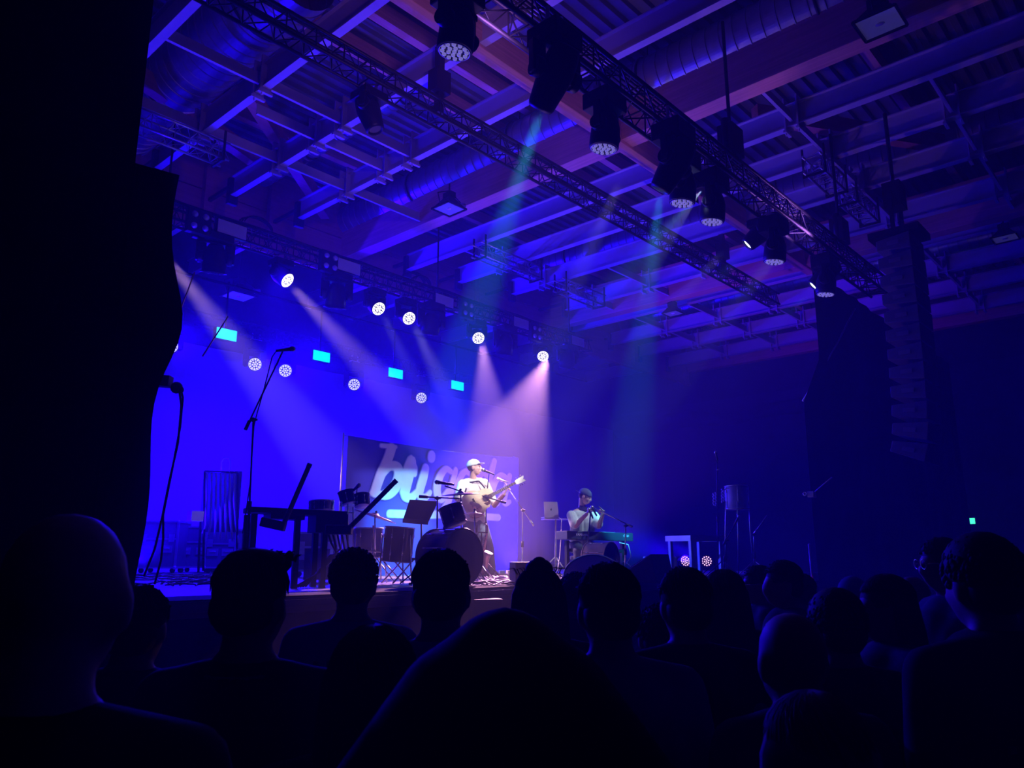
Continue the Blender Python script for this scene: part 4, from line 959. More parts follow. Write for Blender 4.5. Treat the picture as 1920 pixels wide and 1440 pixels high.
drum('tilted_drum', 'wide violet drum lying tilted at the stage front before the pale bass drum', dep(1114, 1090, 9.3), (-.52, -.42, .62), .36, .12, mat('violet_shell', (.12, .06, .2), .3), mat('violet_head', (.12, .08, .22), .5), CHROME, 8)
def cymbal(label, c, tilt, r, col, pole_base, group=None):
    c = Vector(c); ax = Vector(tilt).normalized(); t = thing('cymbal', label, 'cymbal', c, 0, 'cymbals of the drum kit')
    mb = MB(); mb.lathe([(0, .032), (r*.12, .030), (r*.20, .012), (r*.6, .004), (r, -.006), (r, -.009), (r*.6, .0), (r*.18, .006), (0, .02)], c, ax, 36); mb.build('bronze', mat('cymbal_bronze', (.62, .42, .45), .32, .8, .2, 30), t, True)
    mb = MB(); mb.tube([c, c+ax*.05], .006, 6); mb.ball(c+ax*.045, .014, 8); mb.build('wing_nut', PLAST, t, True)
    s = thing('cymbal_stand', 'chrome tripod stand carrying the '+label.split(',')[0], 'stand', pole_base)
    mb = MB(); mb.tube([pole_base+V(0, 0, .12), pole_base.lerp(c, .75), c], [.012, .010, .007], 8); mb.build('pole', CHROME, s, True)
    for k in range(3):
        an = .9+2.09*k; mb = MB(); mb.tube([pole_base+V(0, 0, .30), pole_base+V(.26*math.cos(an), .26*math.sin(an), .012)], .008, 6); mb.build('leg', CHROME, s, True)
cymbal('wide violet cymbal over the floor toms, tipped to the right', dep(703, 967, 8.7), (.25, -.20, 1), .25, 0, gp(703, 1094))
cymbal('violet cymbal in front of the singer\'s arm, nearly level', dep(864, 926, 8.4), (-.12, -.03, 1), .21, 0, gp(866, 1096))
cymbal('thin little cymbal right of the tilted rack tom', dep(890, 963, 8.9), (.05, .02, 1), .12, 0, gp(893, 1093))
# drum microphones and booms
mic('long dark overhead microphone left of the singer', dep(819, 904, 8.6), dep(852, 909, 8.6), None)
mic_stand('black stand between music desk and cymbal with a level boom', gp(819, 1097), dep(820, 934, 8.6), (dep(786, 931, 8.6), dep(862, 935, 8.5)), 'tripod')
mic_stand('black boom stand whose bar crosses before the guitar', gp(868, 1099), dep(912, 936, 8.3), (dep(949, 943, 8.2), dep(880, 923, 8.4)), 'tripod') if False else None
mb = MB(); mb.tube([dep(893, 926.5, 11.1), dep(949, 943, 11.0)], .010, 8); mb.tube([dep(938, 940, 11.0), dep(949, 943, 11.0)], .018, 8)
tag(mb.build('boom_pole', BLACK), 'short black boom arm slanting across the guitar top', 'boom')
mb = MB(); mb.tube([dep(834, 911, 8.6), dep(875, 925, 8.5)], .008, 6); tag(mb.build('boom_pole', BLACK), 'thin black boom arm linking overhead microphone and cymbal', 'boom')
mb = MB(); mic('little clip microphone above the upper left toms', dep(673, 910, 9.2), dep(664, 918, 9.2)); mb.tube([dep(670, 913, 9.2), dep(668, 932, 9.2)], .005, 6); tag(mb.build('mic_clip', BLACK), 'thin clip holding the little microphone above the toms', 'clip')
# music stand
t = thing('music_stand', 'black music stand with slanted desk at the middle of the drum kit', 'stand', gp(790, 1096))
q = [dep(755, 976, 8.9), dep(803, 980, 8.9), dep(822, 940, 9.1), dep(768, 937, 9.1)]
mb = MB(); off = FW*.012; mb.add(q+[v+off for v in q], [(0, 1, 2, 3), (7, 6, 5, 4), (0, 4, 5, 1), (1, 5, 6, 2), (2, 6, 7, 3), (3, 7, 4, 0)]); mb.bar(q[0], q[1], .05, .012, FW); mb.build('desk', BLACK, t, True)
mb = MB(); mb.tube([gp(790, 1096)+V(0, 0, .05), dep(790, 962, 9.02)], .011, 8); mb.build('pole', BLACK, t, True)
for k in range(3): mb = MB(); an = .2+2.09*k; mb.tube([gp(790, 1096)+V(0, 0, .2), gp(790, 1096)+V(.24*math.cos(an), .24*math.sin(an), .012)], .008, 6); mb.build('leg', BLACK, t, True)
# drum throne / crossed stand with chrome legs
t = thing('drum_throne', 'low dark seat on crossed chrome legs under the floor tom', 'stool', gp(745, 1095)); b = t.location
mb = MB(); mb.box(b+V(0, 0, .28), (.34, .24, .03)); mb.build('seat', PLAST, t, True)
for q in (-1, 1): mb = MB(); mb.tube([b+V(-.15*q, .1, .27), b+V(.15*q, .1, .012)], .009, 6); mb.tube([b+V(-.15*q, -.1, .27), b+V(.15*q, -.1, .012)], .009, 6); mb.build('leg', CHROME, t, True)
# chrome percussion rack left
t = thing('percussion_rack', 'cluster of vertical chrome percussion tubes behind the curly head', 'rack', gp(645, 1093)); b = t.location
for k, (x, y0, y1, r) in enumerate(((628, 985, 1085, .018), (640, 940, 1085, .010), (652, 945, 1085, .010), (662, 950, 1070, .008), (700, 985, 1090, .012), (714, 1000, 1088, .009))):
    mb = MB(); mb.tube([dep(x, y0, 8.9), dep(x, y1, 8.9)], r, 8); mb.build('tube', CHROME if k else mat('highlight_tube', (.95, .8, .85), .15, .6), t, True)  # pink-white highlight put into the first tube's colour
for a, b_ in (((626, 960), (665, 962)), ((626, 1030), (716, 1035))): mb = MB(); mb.tube([dep(*a, 8.9), dep(*b_, 8.9)], .01, 6); mb.build('cross_rail', CHROME, t, True)
# saxophone and clarinet on a stand
BR = mat('brass_lacquer', (.50, .32, .30), .38, .95, .2, 20)
t = thing('saxophone', 'violet gleaming saxophone standing on its stand beside the singer\'s leg', 'saxophone', gp(905, 1087)); D = 10.9
mb = MB(); path = [(909, 982), (914, 986), (913, 1000), (909, 1020), (904, 1045), (900, 1062), (898, 1070), (902, 1076), (908, 1072), (910, 1060), (911, 1045), (915, 1035)]
mb.tube([dep(x, y, D) for x, y in path], [.010, .012, .016, .020, .026, .032, .036, .038, .038, .042, .052, .075], 14); mb.build('body', BR, t, True)
for k in range(9):
    mb = MB(); x, y = 911-k*1.2, 1000+k*7; mb.ring(dep(x-1, y, D-.04), .016, .004, FW, 12, 5); mb.tube([dep(x+3, y, D-.04), dep(x-4, y+3, D-.04)], .003, 5); mb.build('key', BR, t, True)
t = thing('clarinet', 'thin black clarinet standing upright left of the saxophone', 'clarinet', gp(894, 1087))
mb = MB(); mb.tube([dep(894.5, 984, D), dep(894, 992, D), dep(893.5, 1060, D), dep(893.5, 1080, D)], [.008, .013, .015, .03], 10); mb.build('body', PLAST, t, True)
for k in range(7): mb = MB(); mb.ring(dep(894, 1000+k*9, D-.015), .009, .003, FW, 10, 5); mb.build('key', CHROME, t, True)
t = thing('instrument_stand', 'low black stand holding saxophone and clarinet', 'stand', gp(902, 1088)); b = t.location
for an in (.3, 2.4, 4.5): mb = MB(); mb.tube([b+V(0, 0, .2), b+V(.24*math.cos(an), .24*math.sin(an), .012)], .01, 6); mb.build('leg', BLACK, t, True)
mb = MB(); mb.tube([b+V(0, 0, .15), b+V(0, 0, .62)], .01, 6); mb.tube([b+V(-.08, -.03, .62), b+V(.08, -.03, .62)], .01, 6); mb.build('post', BLACK, t, True)
# pedals, cables, amp
t = thing('pedal_board', 'flat pedal board with small bright pedals on the stage floor', 'pedals', gp(948, 1082)); b = t.location
MB().box(b+V(0, 0, .03), (.5, .28, .05), Matrix.Rotation(-.6, 3, 'Z')).build('board', ALU, t, True)
for k in range(4): MB().box(b+Matrix.Rotation(-.6, 3, 'Z') @ V((k-1.5)*.12, 0, .075), (.08, .13, .045), Matrix.Rotation(-.6, 3, 'Z')).build('pedal', mat('pedal_%d' % k, [(.5, .4, .6), (.2, .3, .6), (.7, .6, .6), (.1, .1, .12)][k], .35), t, True)
rn = random.Random(3); mb = MB()
for k in range(46):
    c = onZ(rn.uniform(905, 985), rn.uniform(1087, 1100), STAGE); c.z = STAGE+.012; a0 = rn.uniform(0, 6.28); P = [c]
    for j in range(6): a0 += rn.uniform(-.7, .7); c = c+V(math.cos(a0), math.sin(a0), 0)*.10; P.append(V(c.x, c.y, STAGE+.010+rn.random()*.05))
    mb.tube(P, .0075, 5)
tag(mb.build('cable_tangle', mat('mixed_cable', (.35, .28, .36), .4, 0, .6, 9)), 'tangle of pale cables on the stage floor in front of the singer', 'cables', None, 'stuff')
mb = MB()
for k in range(40):
    c = onZ(rn.uniform(268, 420), rn.uniform(1080, 1100), STAGE); c.z = STAGE+.012; a0 = rn.uniform(0, 6.28); P = [c]
    for j in range(6): a0 += rn.uniform(-.5, .5); c = c+V(math.cos(a0), math.sin(a0), 0)*.16; P.append(V(c.x, c.y, STAGE+.010+rn.random()*.04))
    mb.tube(P, .008, 5)
tag(mb.build('cable_tangle', MATS['mixed_cable']), 'tangle of cables on the floor at the left stage edge', 'cables', None, 'stuff')
mb = MB()
for k in range(30):
    c = onZ(rn.uniform(1040, 1075), rn.uniform(1080, 1095), STAGE) if k % 2 else onZ(rn.uniform(1182, 1215), rn.uniform(1083, 1092), STAGE); c.z = STAGE+.012; a0 = rn.uniform(0, 6.28); P = [c]
    for j in range(5): a0 += rn.uniform(-.7, .7); c = c+V(math.cos(a0), math.sin(a0), 0)*.09; P.append(V(c.x, c.y, STAGE+.010+rn.random()*.05))
    mb.tube(P, .007, 5)
tag(mb.build('cable_tangle', MATS['mixed_cable']), 'tangle of cables around the foot of the keyboard', 'cables', None, 'stuff')
def cabinet(name, label, cat, p, d, rz, m=PLAST, wedge=False, grille=True):
    t = thing(name, label, cat, p, rz); w, dp, h = d
    mb = MB()
    if wedge: mb.add([(-w/2, -dp/2, 0), (w/2, -dp/2, 0), (w/2, dp/2, 0), (-w/2, dp/2, 0), (-w/2, -dp*.35, h), (w/2, -dp*.35, h), (w/2, dp/2, h*.35), (-w/2, dp/2, h*.35)], [(3, 2, 1, 0), (4, 5, 6, 7), (0, 1, 5, 4), (1, 2, 6, 5), (2, 3, 7, 6), (3, 0, 4, 7)])
    else: mb.box((0, 0, h/2), (w, dp, h))
    mb.build('cabinet', m, t, bevel=.012)
    if grille:
        mb = MB()
        if wedge: mb.add([(-w*.45, -dp*.28, h*.95+.01), (w*.45, -dp*.28, h*.95+.01), (w*.45, dp*.45, h*.40+.01), (-w*.45, dp*.45, h*.40+.01)], [(0, 1, 2, 3)]); mb.v += []; 
        else: mb.box((0, dp/2+.008, h/2), (w*.88, .012, h*.85))
        mb.build('grille', ARR, t)
    mb = MB(); mb.box((w/2+.002, 0, h*.6), (.012, .12, .04)); mb.build('handle', BLACK, t)
    return t
cabinet('guitar_amplifier', 'dark square amplifier box standing right of the pedal board', 'amplifier', gp(990, 1097), (.36, .26, .25), -.55)
cabinet('floor_monitor', 'dark wedge monitor at the stage front right of the drums', 'loudspeaker', gp(1218, 1092), (.62, .42, .34), .2, PLAST, True)
cabinet('front_speaker', 'dark slab loudspeaker leaning against the stage front below the singer', 'loudspeaker', V(*(dep(902, 1090, 7.6).xy), .02) , (.34, .30, 1.25), -.4)
t = cabinet('amplifier_rack', 'pale box with a dark slot standing beside the floor lamps', 'box', gp(1238, 1076), (.50, .35, .30), -.62, mat('grey_box', (.38, .36, .45), .5), False, False)
MB().box((-.02, -.178, .22), (.30, .01, .05)).build('slot', PLAST, t)
# LED pars on the floor
for (x, y), lb in (((1285, 1052), 'round floor LED lamp left of the table leg, full of pink-white cells'), ((1325, 1052), 'round floor LED lamp seen between the table legs')):
    p = dep(x, y, 13.8); ax = V(-.45, -.75, .12) if x < 1300 else V(-.85, -.50, .10); ax.normalize(); t = thing('par_lamp', lb, 'stage light', V(p.x, p.y, STAGE), 0, 'LED floor lamps by the table')
    mb = MB(); mb.lathe([(.03, -.16), (.09, -.13), (.10, 0), (.106, .02), (.098, .0), (0, -.004)], p, ax, 24); mb.build('can', BLACK, t, True)
    a = ax.cross(V(0, 0, 1)).normalized(); b_ = ax.cross(a); mb = MB()
    for u, v in hexpack(.034, 2): mb.lathe([(.012, 0), (.009, .006), (0, .008)], p+a*u*1.12+b_*v*1.12, ax, 8)
    mb.build('lens_array', emit('pink_led', (1.0, .50, .90), 2.0), t, True)
    mb = MB(); mb.tube([p-a*.14, p-a*.14+V(0, 0, -.2), V(p.x, p.y, STAGE+.02)-a*.1], .01, 6); mb.tube([p+a*.14, p+a*.14+V(0, 0, -.2), V(p.x, p.y, STAGE+.02)+a*.1], .01, 6); mb.tube([p-a*.15, p+a*.15-ax*.02], .008, 6); mb.build('bracket', BLACK, t, True)
# aluminium table
t = thing('riser_table', 'small aluminium framed table with dark top at the right of the stage', 'table', gp(1328, 1076)); T = []
c0, c1 = dep(1293, 1009, 12.6), dep(1357, 1009, 13.0); c1.z = c0.z; tx = (c1-c0).normalized(); ty = V(0, 0, 1).cross(tx); L = (c1-c0).length; Rt = Matrix((tx, ty, V(0, 0, 1))).transposed(); cc = (c0+c1)/2+ty*.28
mb = MB()
for q in (-1, 1): mb.box(cc+ty*q*.28, (L, .035, .09), Rt); mb.box(cc+tx*q*(L/2-.02), (.035, .56, .09), Rt)
mb.build('frame', ALU, t, True); MB().box(cc+V(0, 0, .035), (L-.05, .52, .02), Rt).build('table_top', PLAST, t, True)
for a in (-1, 1):
    for b_ in (-1, 1):
        p = cc+tx*a*(L/2-.06)+ty*b_*.24; MB().box(V(p.x, p.y, (p.z+STAGE)/2-.02), (.055, .055, p.z-STAGE-.05), Rt).build('leg', ALU, t, True)
# tall floor percussion
CL = mat('clear_acrylic', (.45, .42, .75), .12, .0); CL.node_tree.nodes['Principled BSDF'].inputs['Transmission Weight'].default_value = .35
pc = dep(1382, 933, 12.2)
t = drum('timbale', 'translucent cylindrical drum on tall chrome legs at the right of the stage', pc, (0, 0, 1), .185, .36, CL, HEADM, CHROME, 6)
for k, (x, z0) in enumerate(((1361, 12.1), (1382, 12.0), (1404, 12.2))):
    a = dep(x, 940, z0); b_ = dep(x+(-1, 2, 3)[k], 1000, z0); cbt = dep(x+(1, 3, 10)[k], 1078, z0); mb = MB(); mb.tube([a, b_, V(cbt.x, cbt.y, STAGE+.01)], .010, 8); mb.build('leg', CHROME, t, True)
mb = MB(); mb.tube([dep(1354, 923, 12.1), dep(1362, 915, 12.1), dep(1378, 916, 12.2), dep(1392, 921, 12.2)], .008, 6); mb.build('cable', STEEL, t, True)
t = thing('shaker_strings', 'strings of small shells hanging from the thin stand at the right', 'percussion', dep(1340, 935, 12.4))
for j, (x, y0, n_) in enumerate(((1337, 926, 8), (1341, 924, 9), (1353, 918, 9), (1357, 922, 7))):
    mb = MB()
    for k in range(n_): mb.ball(dep(x+(k % 2)*1.5, y0+k*2.9, 12.4), (.012, .012, .016), 8)
    mb.build('string', mat('shells', (.5, .45, .7), .4), t, True)
mic_stand('tall thin microphone stand left of the translucent drum', gp(1347, 1078), dep(1344, 862, 12.4), None, 'tripod'); mic('small microphone on top of the tall thin stand at right', dep(1342, 848, 12.4), dep(1345, 862, 12.4))
mb = MB(); mb.tube([dep(1344, 881, 12.4), dep(1350, 880, 12.4)], .014, 8); tag(mb.build('clamp_screw', CHROME), 'pale clamp knob high on the thin stand at the right', 'clamp')
mic_stand('short boom stand with pale round end before the translucent drum', gp(1356, 1082), dep(1362, 1013, 11.8), (dep(1356, 1022, 11.8), dep(1384, 971, 11.8)), 'tripod')
mic('pale-headed microphone on the short boom before the translucent drum', dep(1385, 969, 11.8), dep(1379, 980, 11.8))
mic_stand('chrome stand whose boom rises right of the translucent drum', gp(1416, 1080), dep(1413, 1002, 12.0), (dep(1413, 1002, 12.0), dep(1438, 966, 12.0)), 'tripod', CHROME)
mb = MB(); mb.tube([dep(1517, 1020, 11.5), dep(1523, 1086, 11.5), V(*dep(1524, 1100, 11.5).xy, .01)], .018, 8)
t = tag(mb.build('pole_lamp', STEEL), 'thin upright pole with a tiny red light right of the crowd heads', 'pole'); mb = MB(); mb.ball(dep(1523, 1087, 11.46), .014, 8); mb.build('indicator', emit('red_led', (1, .05, .02), 2.0), t)
t = thing('clamp_light', 'small boxy lamp with an arm beside the right wing drape', 'lamp', dep(1521, 927, 11.8))
mb = MB(); mb.box(dep(1522, 927, 11.8), (.12, .09, .09)); mb.build('box', STEEL, t, True); mb = MB(); mb.tube([dep(1527, 923, 11.8), dep(1560, 895, 11.8)], .012, 6); mb.build('arm', STEEL, t, True); mb = MB(); mb.ring(dep(1509, 926, 11.8), .025, .008, (1, 0, 0), 14, 5); mb.build('hook', CHROME, t, True)

# ---- left side: keyboards, stands, cases
t = thing('keyboard_desk', 'dark keyboard desk with flat lid and boxy mixer seen in silhouette at left', 'keyboard', gp(575, 1103)); D = 7.6
a, b_ = dep(470, 955, D), dep(650, 957, D+.5); b_.z = a.z-.02; ax = (b_-a).normalized(); ay = V(0, 0, 1).cross(ax); Rx = Matrix((ax, ay, V(0, 0, 1))).transposed(); L = (b_-a).length; mc = (a+b_)/2
MB().box(mc+ay*.15, (L, .36, .055), Rx).build('slab', BLACK, t, True, .008)
MB().box(mc-ax*L*.12+ay*.15-V(0, 0, .05), (L*.35, .30, .06), Rx).build('keyboard_case', KB, t, True)
MB().box(mc+ax*L*.34+ay*.12-V(0, 0, .10), (.34, .30, .20), Rx).build('mixer_box', BLACK, t, True, .008)
for s_, q in ((-.46, 0), (-.02, .0), (.27, .0), (-.46, .3), (.27, .3)):
    for q in (q,):
        p = mc+ax*L*s_+ay*q; MB().box(V(p.x, p.y, (p.z+STAGE)/2-.02), (.055, .055, p.z-STAGE-.04), Rx).build('leg', BLACK, t, True)
mb = MB(); p0 = mc+ax*L*.30
for k in range(5): q0 = p0+ax*.05*k-V(0, 0, .18); mb.tube([q0, q0+V(.02, -.05, -.12-.03*k), p0+ax*(.12-.02*k)+V(0, 0, -.42), p0-ax*.10+V(0, 0, -.62), V((p0-ax*(.2+.03*k)).x, (p0-ax*.2).y, STAGE+.015)], .011, 6)
mb.build('cable_bundle', PLAST, t, True)
def fat_arm(label, a, b_, w, blk=None):
    t = thing('stand_arm', label, 'stand', b_); mb = MB(); mb.tube([a, b_], w, 14); mb.build('tube', BLACK, t, True)
    mb = MB(); mb.lathe([(0, -.004), (w*1.08, -.004), (w*1.08, .03), (w, .03)], a, (Vector(b_)-Vector(a)).normalized(), 14); mb.build('end_cap', PLAST, t, True)
    if blk: mb = MB(); mb.bar(blk[0], blk[1], .10, .09); mb.build('block', BLACK, t, True, .01)
fat_arm('thick black tube arm slanting up from the left keyboard, upright one', dep(581, 870, 7.5), dep(531, 985, 7.5), .024, (dep(490, 978, 7.5), dep(535, 988, 7.5)))
fat_arm('thick black tube arm slanting up toward the banner lettering', dep(743, 901, 7.6), dep(655, 990, 7.5), .024, (dep(612, 993, 7.5), dep(660, 994, 7.5)))
D = 7.5
mic_stand('tall black boom microphone stand in silhouette at left', gp(461, 1103), dep(475, 787, D), (dep(460, 806, D), dep(531, 657, D)), 'tripod')
mic('dark microphone at the very top of the tall left stand', dep(549, 654, D), dep(518, 658, D))
mb = MB(); mb.tube([dep(519, 657, D), dep(510, 670, D), dep(495, 730, D), dep(482, 775, D), dep(476, 800, D+.05), dep(470, 900, D), dep(455, 1000, D)], .006, 5); tag(mb.build('cable', PLAST), 'thin black cable running down the tall left microphone stand', 'cable')
# boom with heavy head beside the left drape
t = thing('boom_microphone', 'dark thick boom microphone and clamp sticking out beside the left drape', 'microphone', dep(315, 720, 6.4)); D = 6.4
mb = MB(); mb.tube([dep(331, 566, D), dep(319, 618, D)], .028, 12); mb.build('head', PLAST, t, True)
mb = MB(); mb.tube([dep(336, 570, D), dep(299, 700, D)], .007, 8); mb.build('boom', STEEL, t, True)
mb = MB(); mb.bar(dep(292, 714, D), dep(320, 716, D), .09, .09); mb.ball(dep(331, 727, D), .05, 10); mb.ball(dep(338, 731, D), .03, 10); mb.bar(dep(292, 718, D), dep(280, 718, D), .05, .05); mb.build('clamp', BLACK, t, True)
mb = MB(); mb.tube([dep(338, 728, D), dep(343, 745, D), dep(338, 800, D), dep(325, 870, D), dep(306, 965, D), dep(306, 1010, D), dep(302, 1050, D), dep(290, 1095, D)], .009, 6); mb.tube([dep(336, 730, D), dep(340, 760, D), dep(334, 830, D), dep(318, 900, D), dep(304, 970, D), dep(290, 1030, D), dep(270, 1080, D)], .009, 6); mb.build('cable', PLAST, t, True)
# flight cases
CASE = mat('case_panel', (.16, .15, .2), .55); EDGE = mat('case_edge', (.6, .58, .66), .3, .6)
def case(label, p, d, rz):
    t = thing('flight_case', label, 'case', p, rz, 'flight cases at the rear left'); w, dp, h = d; hb = .10
    MB().box((0, 0, hb+h/2), (w, dp, h)).build('panel', CASE, t)
    mb = MB()
    for x in (-1, 1):
        for y in (-1, 1): mb.box((x*w/2, y*dp/2, hb+h/2), (.035, .035, h))
        for z in (0, 1): mb.box((x*w/2, 0, hb+z*h), (.035, dp, .035))
    for y in (-1, 1):
        for z in (0, 1, .62): mb.box((0, y*dp/2, hb+z*h), (w, .03, .03))
    mb.build('edge_trim', EDGE, t)
    for x in (-1, 1):
        for z in (0, 1): MB().ball((x*w/2, -dp/2, hb+z*h), .04, 10).build('corner', EDGE, t)
        mb = MB(); mb.box((x*w*.25, -dp/2-.012, hb+h*.40), (.20, .02, .13)); mb.tube([(x*w*.25-.06, -dp/2-.03, hb+h*.42), (x*w*.25+.06, -dp/2-.03, hb+h*.42)], .01, 6); mb.build('handle', EDGE, t)
        mb = MB(); mb.box((x*w*.36, -dp/2-.012, hb+h*.64), (.10, .02, .14)); mb.build('latch', EDGE, t)
        for y in (-1, 1): mb = MB(); mb.tube([(x*w*.4, y*dp*.35-.02, .045), (x*w*.4, y*dp*.35+.02, .045)], .045, 12); mb.box((x*w*.4, y*dp*.35, .09), (.07, .07, .02)); mb.build('castor', PLAST, t)
def gpd(x, y): return onZ(x, y, STAGE)
p = gpd(302, 1074); p = V(p.x, p.y, STAGE); case('upright flight case nearest the left drape with two handles', p, (.72, .6, .84), -.80)
p = gpd(368, 1073); p = V(p.x, p.y, STAGE); case('flight case right of the one beside the drape', p, (.62, .5, .76), -.80)
p = gpd(418, 1074); case('flight case behind the quiffed head, mostly hidden', V(p.x, p.y, STAGE), (.55, .5, .70), -.80)
case('low flight case behind the keyboard legs with a white sticker', V(*gpd(590, 1082).xy, STAGE), (.60, .45, .55), -.6)
t = thing('hose_rack', 'tall rack with seven pale vertical hoses at the rear left', 'rack', V(*gpd(412, 1080).xy, STAGE)); D = 12.6
for k in range(7):
    mb = MB(); x = 388+8.6*k; mb.tube([dep(x, 884, D), dep(x-.5, 940, D), dep(x-3+k, 985, D), dep(x-8+k*2.6, 1000+3*k, D)], .018, 8); mb.build('hose', mat('pale_hose', (.60, .58, .7), .5), t, True)
MB().box(dep(414, 940, D+.25), (.62, .05, 1.0), Matrix.Rotation(-.8, 3, 'Z')).build('back_panel', mat('rack_panel', (.10, .10, .14), .6), t, True)
mb = MB(); mb.tube([dep(384, 884, D), dep(446, 886, D)], .02, 8); mb.tube([dep(384, 884, D), dep(381, 1070, D)], .02, 8); mb.tube([dep(446, 886, D), dep(444, 1070, D)], .02, 8); mb.build('frame', BLACK, t, True)
mb = MB(); mb.tube([dep(415, 882, D), dep(415, 866, D), dep(420, 858, D), dep(430, 859, D), dep(432, 870, D), dep(430, 884, D)], .012, 8); mb.build('loop', MATS['pale_hose'], t, True)
MB().box(dep(366, 968, 12.4), (.20, .16, .16)).build('pale_box_tmp', ALU); o = bpy.data.objects['pale_box_tmp']; o.name = 'small_box'; tag(o, 'small pale box fixed left of the hose rack', 'box')
mb = MB(); mb.tube([dep(376, 960, 12.5), dep(372, 1073, 12.5)], .02, 8); tag(mb.build('support_pole', BLACK), 'dark pole holding up the small pale box', 'pole')
t = thing('printed_carton', 'pale framed panel with printed writing behind the left keyboard legs', 'box', dep(598, 1075, 9.4))
quad_n = 0
mb = MB(); c0 = dep(597, 1058, 9.4); mb.box(c0, (.30, .25, .36), Matrix.Rotation(-.75, 3, 'Z')); mb.build('panel', CASE, t, True)

# ---------------- banner
t = thing('banner', 'large blue cloth banner with the name brigada in big pale letters', 'banner', (7.4, 10.3, STAGE))
BW, BH, zt = 4.07, 2.24, EYE+1.90
mb = MB(); vs = []; nx, nz = 60, 24
def by(x, z): return 10.3+.035*math.sin(x*2.1+z*.8)+.018*math.sin(x*7+1.5*z)*(1 if z < 1.0 else .5)
for th in (0, .008):
    for j in range(nz+1):
        for i in range(nx+1):
            x = BW*i/nx; z = BH*j/nz; sag = .05*math.sin(PI*i/nx)*(j/nz); vs.append((7.41+x, by(x, z)+th, zt-BH+z-sag))
N = (nx+1)*(nz+1); fs = []
for j in range(nz):
    for i in range(nx): q = j*(nx+1)+i; fs += [(q, q+nx+1, q+nx+2, q+1), (N+q, N+q+1, N+q+nx+2, N+q+nx+1)]
mb.add(vs, fs, True); mb.build('cloth', cloth('banner_cloth', (.045, .045, .42), .8, 2, .2), t, True)
PRN = cloth('banner_print', (.62, .60, .86), .8, 4, .15); OUTL = cloth('banner_outline', (.30, .28, .75), .8)
def bpt(u, v, off=.02):         # banner coordinates in metres, origin lower left
    x = u+.0; return V(7.41+x, by(x, v)-off, zt-BH+v)
def stroke(mb, pts, ws, off):
    P = [Vector((a, b)) for a, b in pts]; Q = []; W = []
    n = len(P)                                                    # Catmull-Rom
    for i in range(n-1):
        p0, p1, p2, p3 = P[max(i-1, 0)], P[i], P[i+1], P[min(i+2, n-1)]
        for k in range(6):
            s = k/6; Q.append(.5*((2*p1)+(p2-p0)*s+(2*p0-5*p1+4*p2-p3)*s*s+(3*p1-p0-3*p2+p3)*s**3)); W.append(ws[i]*(1-s)+ws[i+1]*s)
    Q.append(P[-1]); W.append(ws[-1]); L = []; R_ = []
    for i, q in enumerate(Q):
        d = (Q[min(i+1, len(Q)-1)]-Q[max(i-1, 0)]); d = d.normalized() if d.length > 1e-6 else Vector((1, 0)); nrm = Vector((-d.y, d.x)); L.append(q+nrm*W[i]); R_.append(q-nrm*W[i])
    m = len(Q); vs = [bpt(a.x, a.y, off) for a in L]+[bpt(a.x, a.y, off) for a in R_]+[bpt(a.x, a.y, off-.004) for a in L]+[bpt(a.x, a.y, off-.004) for a in R_]
    fs = [(i, i+1, m+i+1, m+i) for i in range(m-1)]
    mb.add(vs, fs)
    for c, w in ((Q[0], W[0]), (Q[-1], W[-1])):
        k = 14; mb.add([bpt(c.x+w*math.cos(2*PI*j/k), c.y+w*math.sin(2*PI*j/k), off) for j in range(k)], [tuple(range(k))])
def letters(mb, g, off):
    def S(pts, ws): stroke(mb, pts, [w+g for w in ws], off)
    # b
    S([(.84, 2.11), (.78, 1.92), (.66, 1.66), (.55, 1.36)], [.085, .085, .09, .085]); S([(.64, 2.14), (.76, 2.14), (.92, 2.14)], [.03, .035, .03])
    S([(.50, 1.34), (.66, 1.62), (.82, 1.80), (.97, 1.80), (1.02, 1.66), (.96, 1.48), (.84, 1.36), (.70, 1.32), (.62, 1.36)], [.05, .06, .07, .085, .095, .10, .095, .07, .04])
    # r
    S([(1.10, 1.64), (1.19, 1.84), (1.26, 1.94), (1.27, 1.84), (1.20, 1.60), (1.15, 1.40)], [.05, .07, .09, .095, .10, .095]); S([(1.27, 1.78), (1.33, 1.82), (1.34, 1.72)], [.06, .075, .055])
    S([(1.15, 1.42), (1.18, 1.32), (1.30, 1.31), (1.42, 1.42)], [.09, .08, .07, .05])
    # i
    S([(1.60, 1.83), (1.55, 1.66), (1.47, 1.42), (1.52, 1.33), (1.62, 1.33), (1.72, 1.42)], [.08, .09, .09, .075, .06, .04]); S([(1.73, 2.03), (1.735, 2.07)], [.085, .085])
    for u, ch in ((1.80, 'g'), (2.33, 'a'), (2.78, 'd'), (3.28, 'a')):
        S([(u+.44, 1.82), (u+.30, 1.86), (u+.16, 1.74), (u+.08, 1.54), (u+.10, 1.38), (u+.20, 1.32), (u+.33, 1.46)], [.045, .055, .075, .085, .08, .065, .05])
        if ch == 'g': S([(u+.56, 1.86), (u+.46, 1.60), (u+.34, 1.26), (u+.14, 1.06), (u-.30, 1.03), (u-.92, 1.02)], [.06, .075, .075, .065, .06, .06]); S([(u+.10, 1.04), (u+.8, 1.04), (u+1.4, 1.05), (u+1.74, 1.05)], [.055, .06, .06, .06])
        elif ch == 'd': S([(u+.62, 2.12), (u+.54, 1.86), (u+.42, 1.50), (u+.44, 1.34), (u+.54, 1.36)], [.06, .07, .07, .06, .04])
        else: S([(u+.52, 1.86), (u+.46, 1.66), (u+.40, 1.42), (u+.44, 1.33), (u+.54, 1.36)], [.06, .07, .07, .06, .04])
mb = MB(); letters(mb, .014, .022); mb.build('letter_outline', OUTL, t, True)
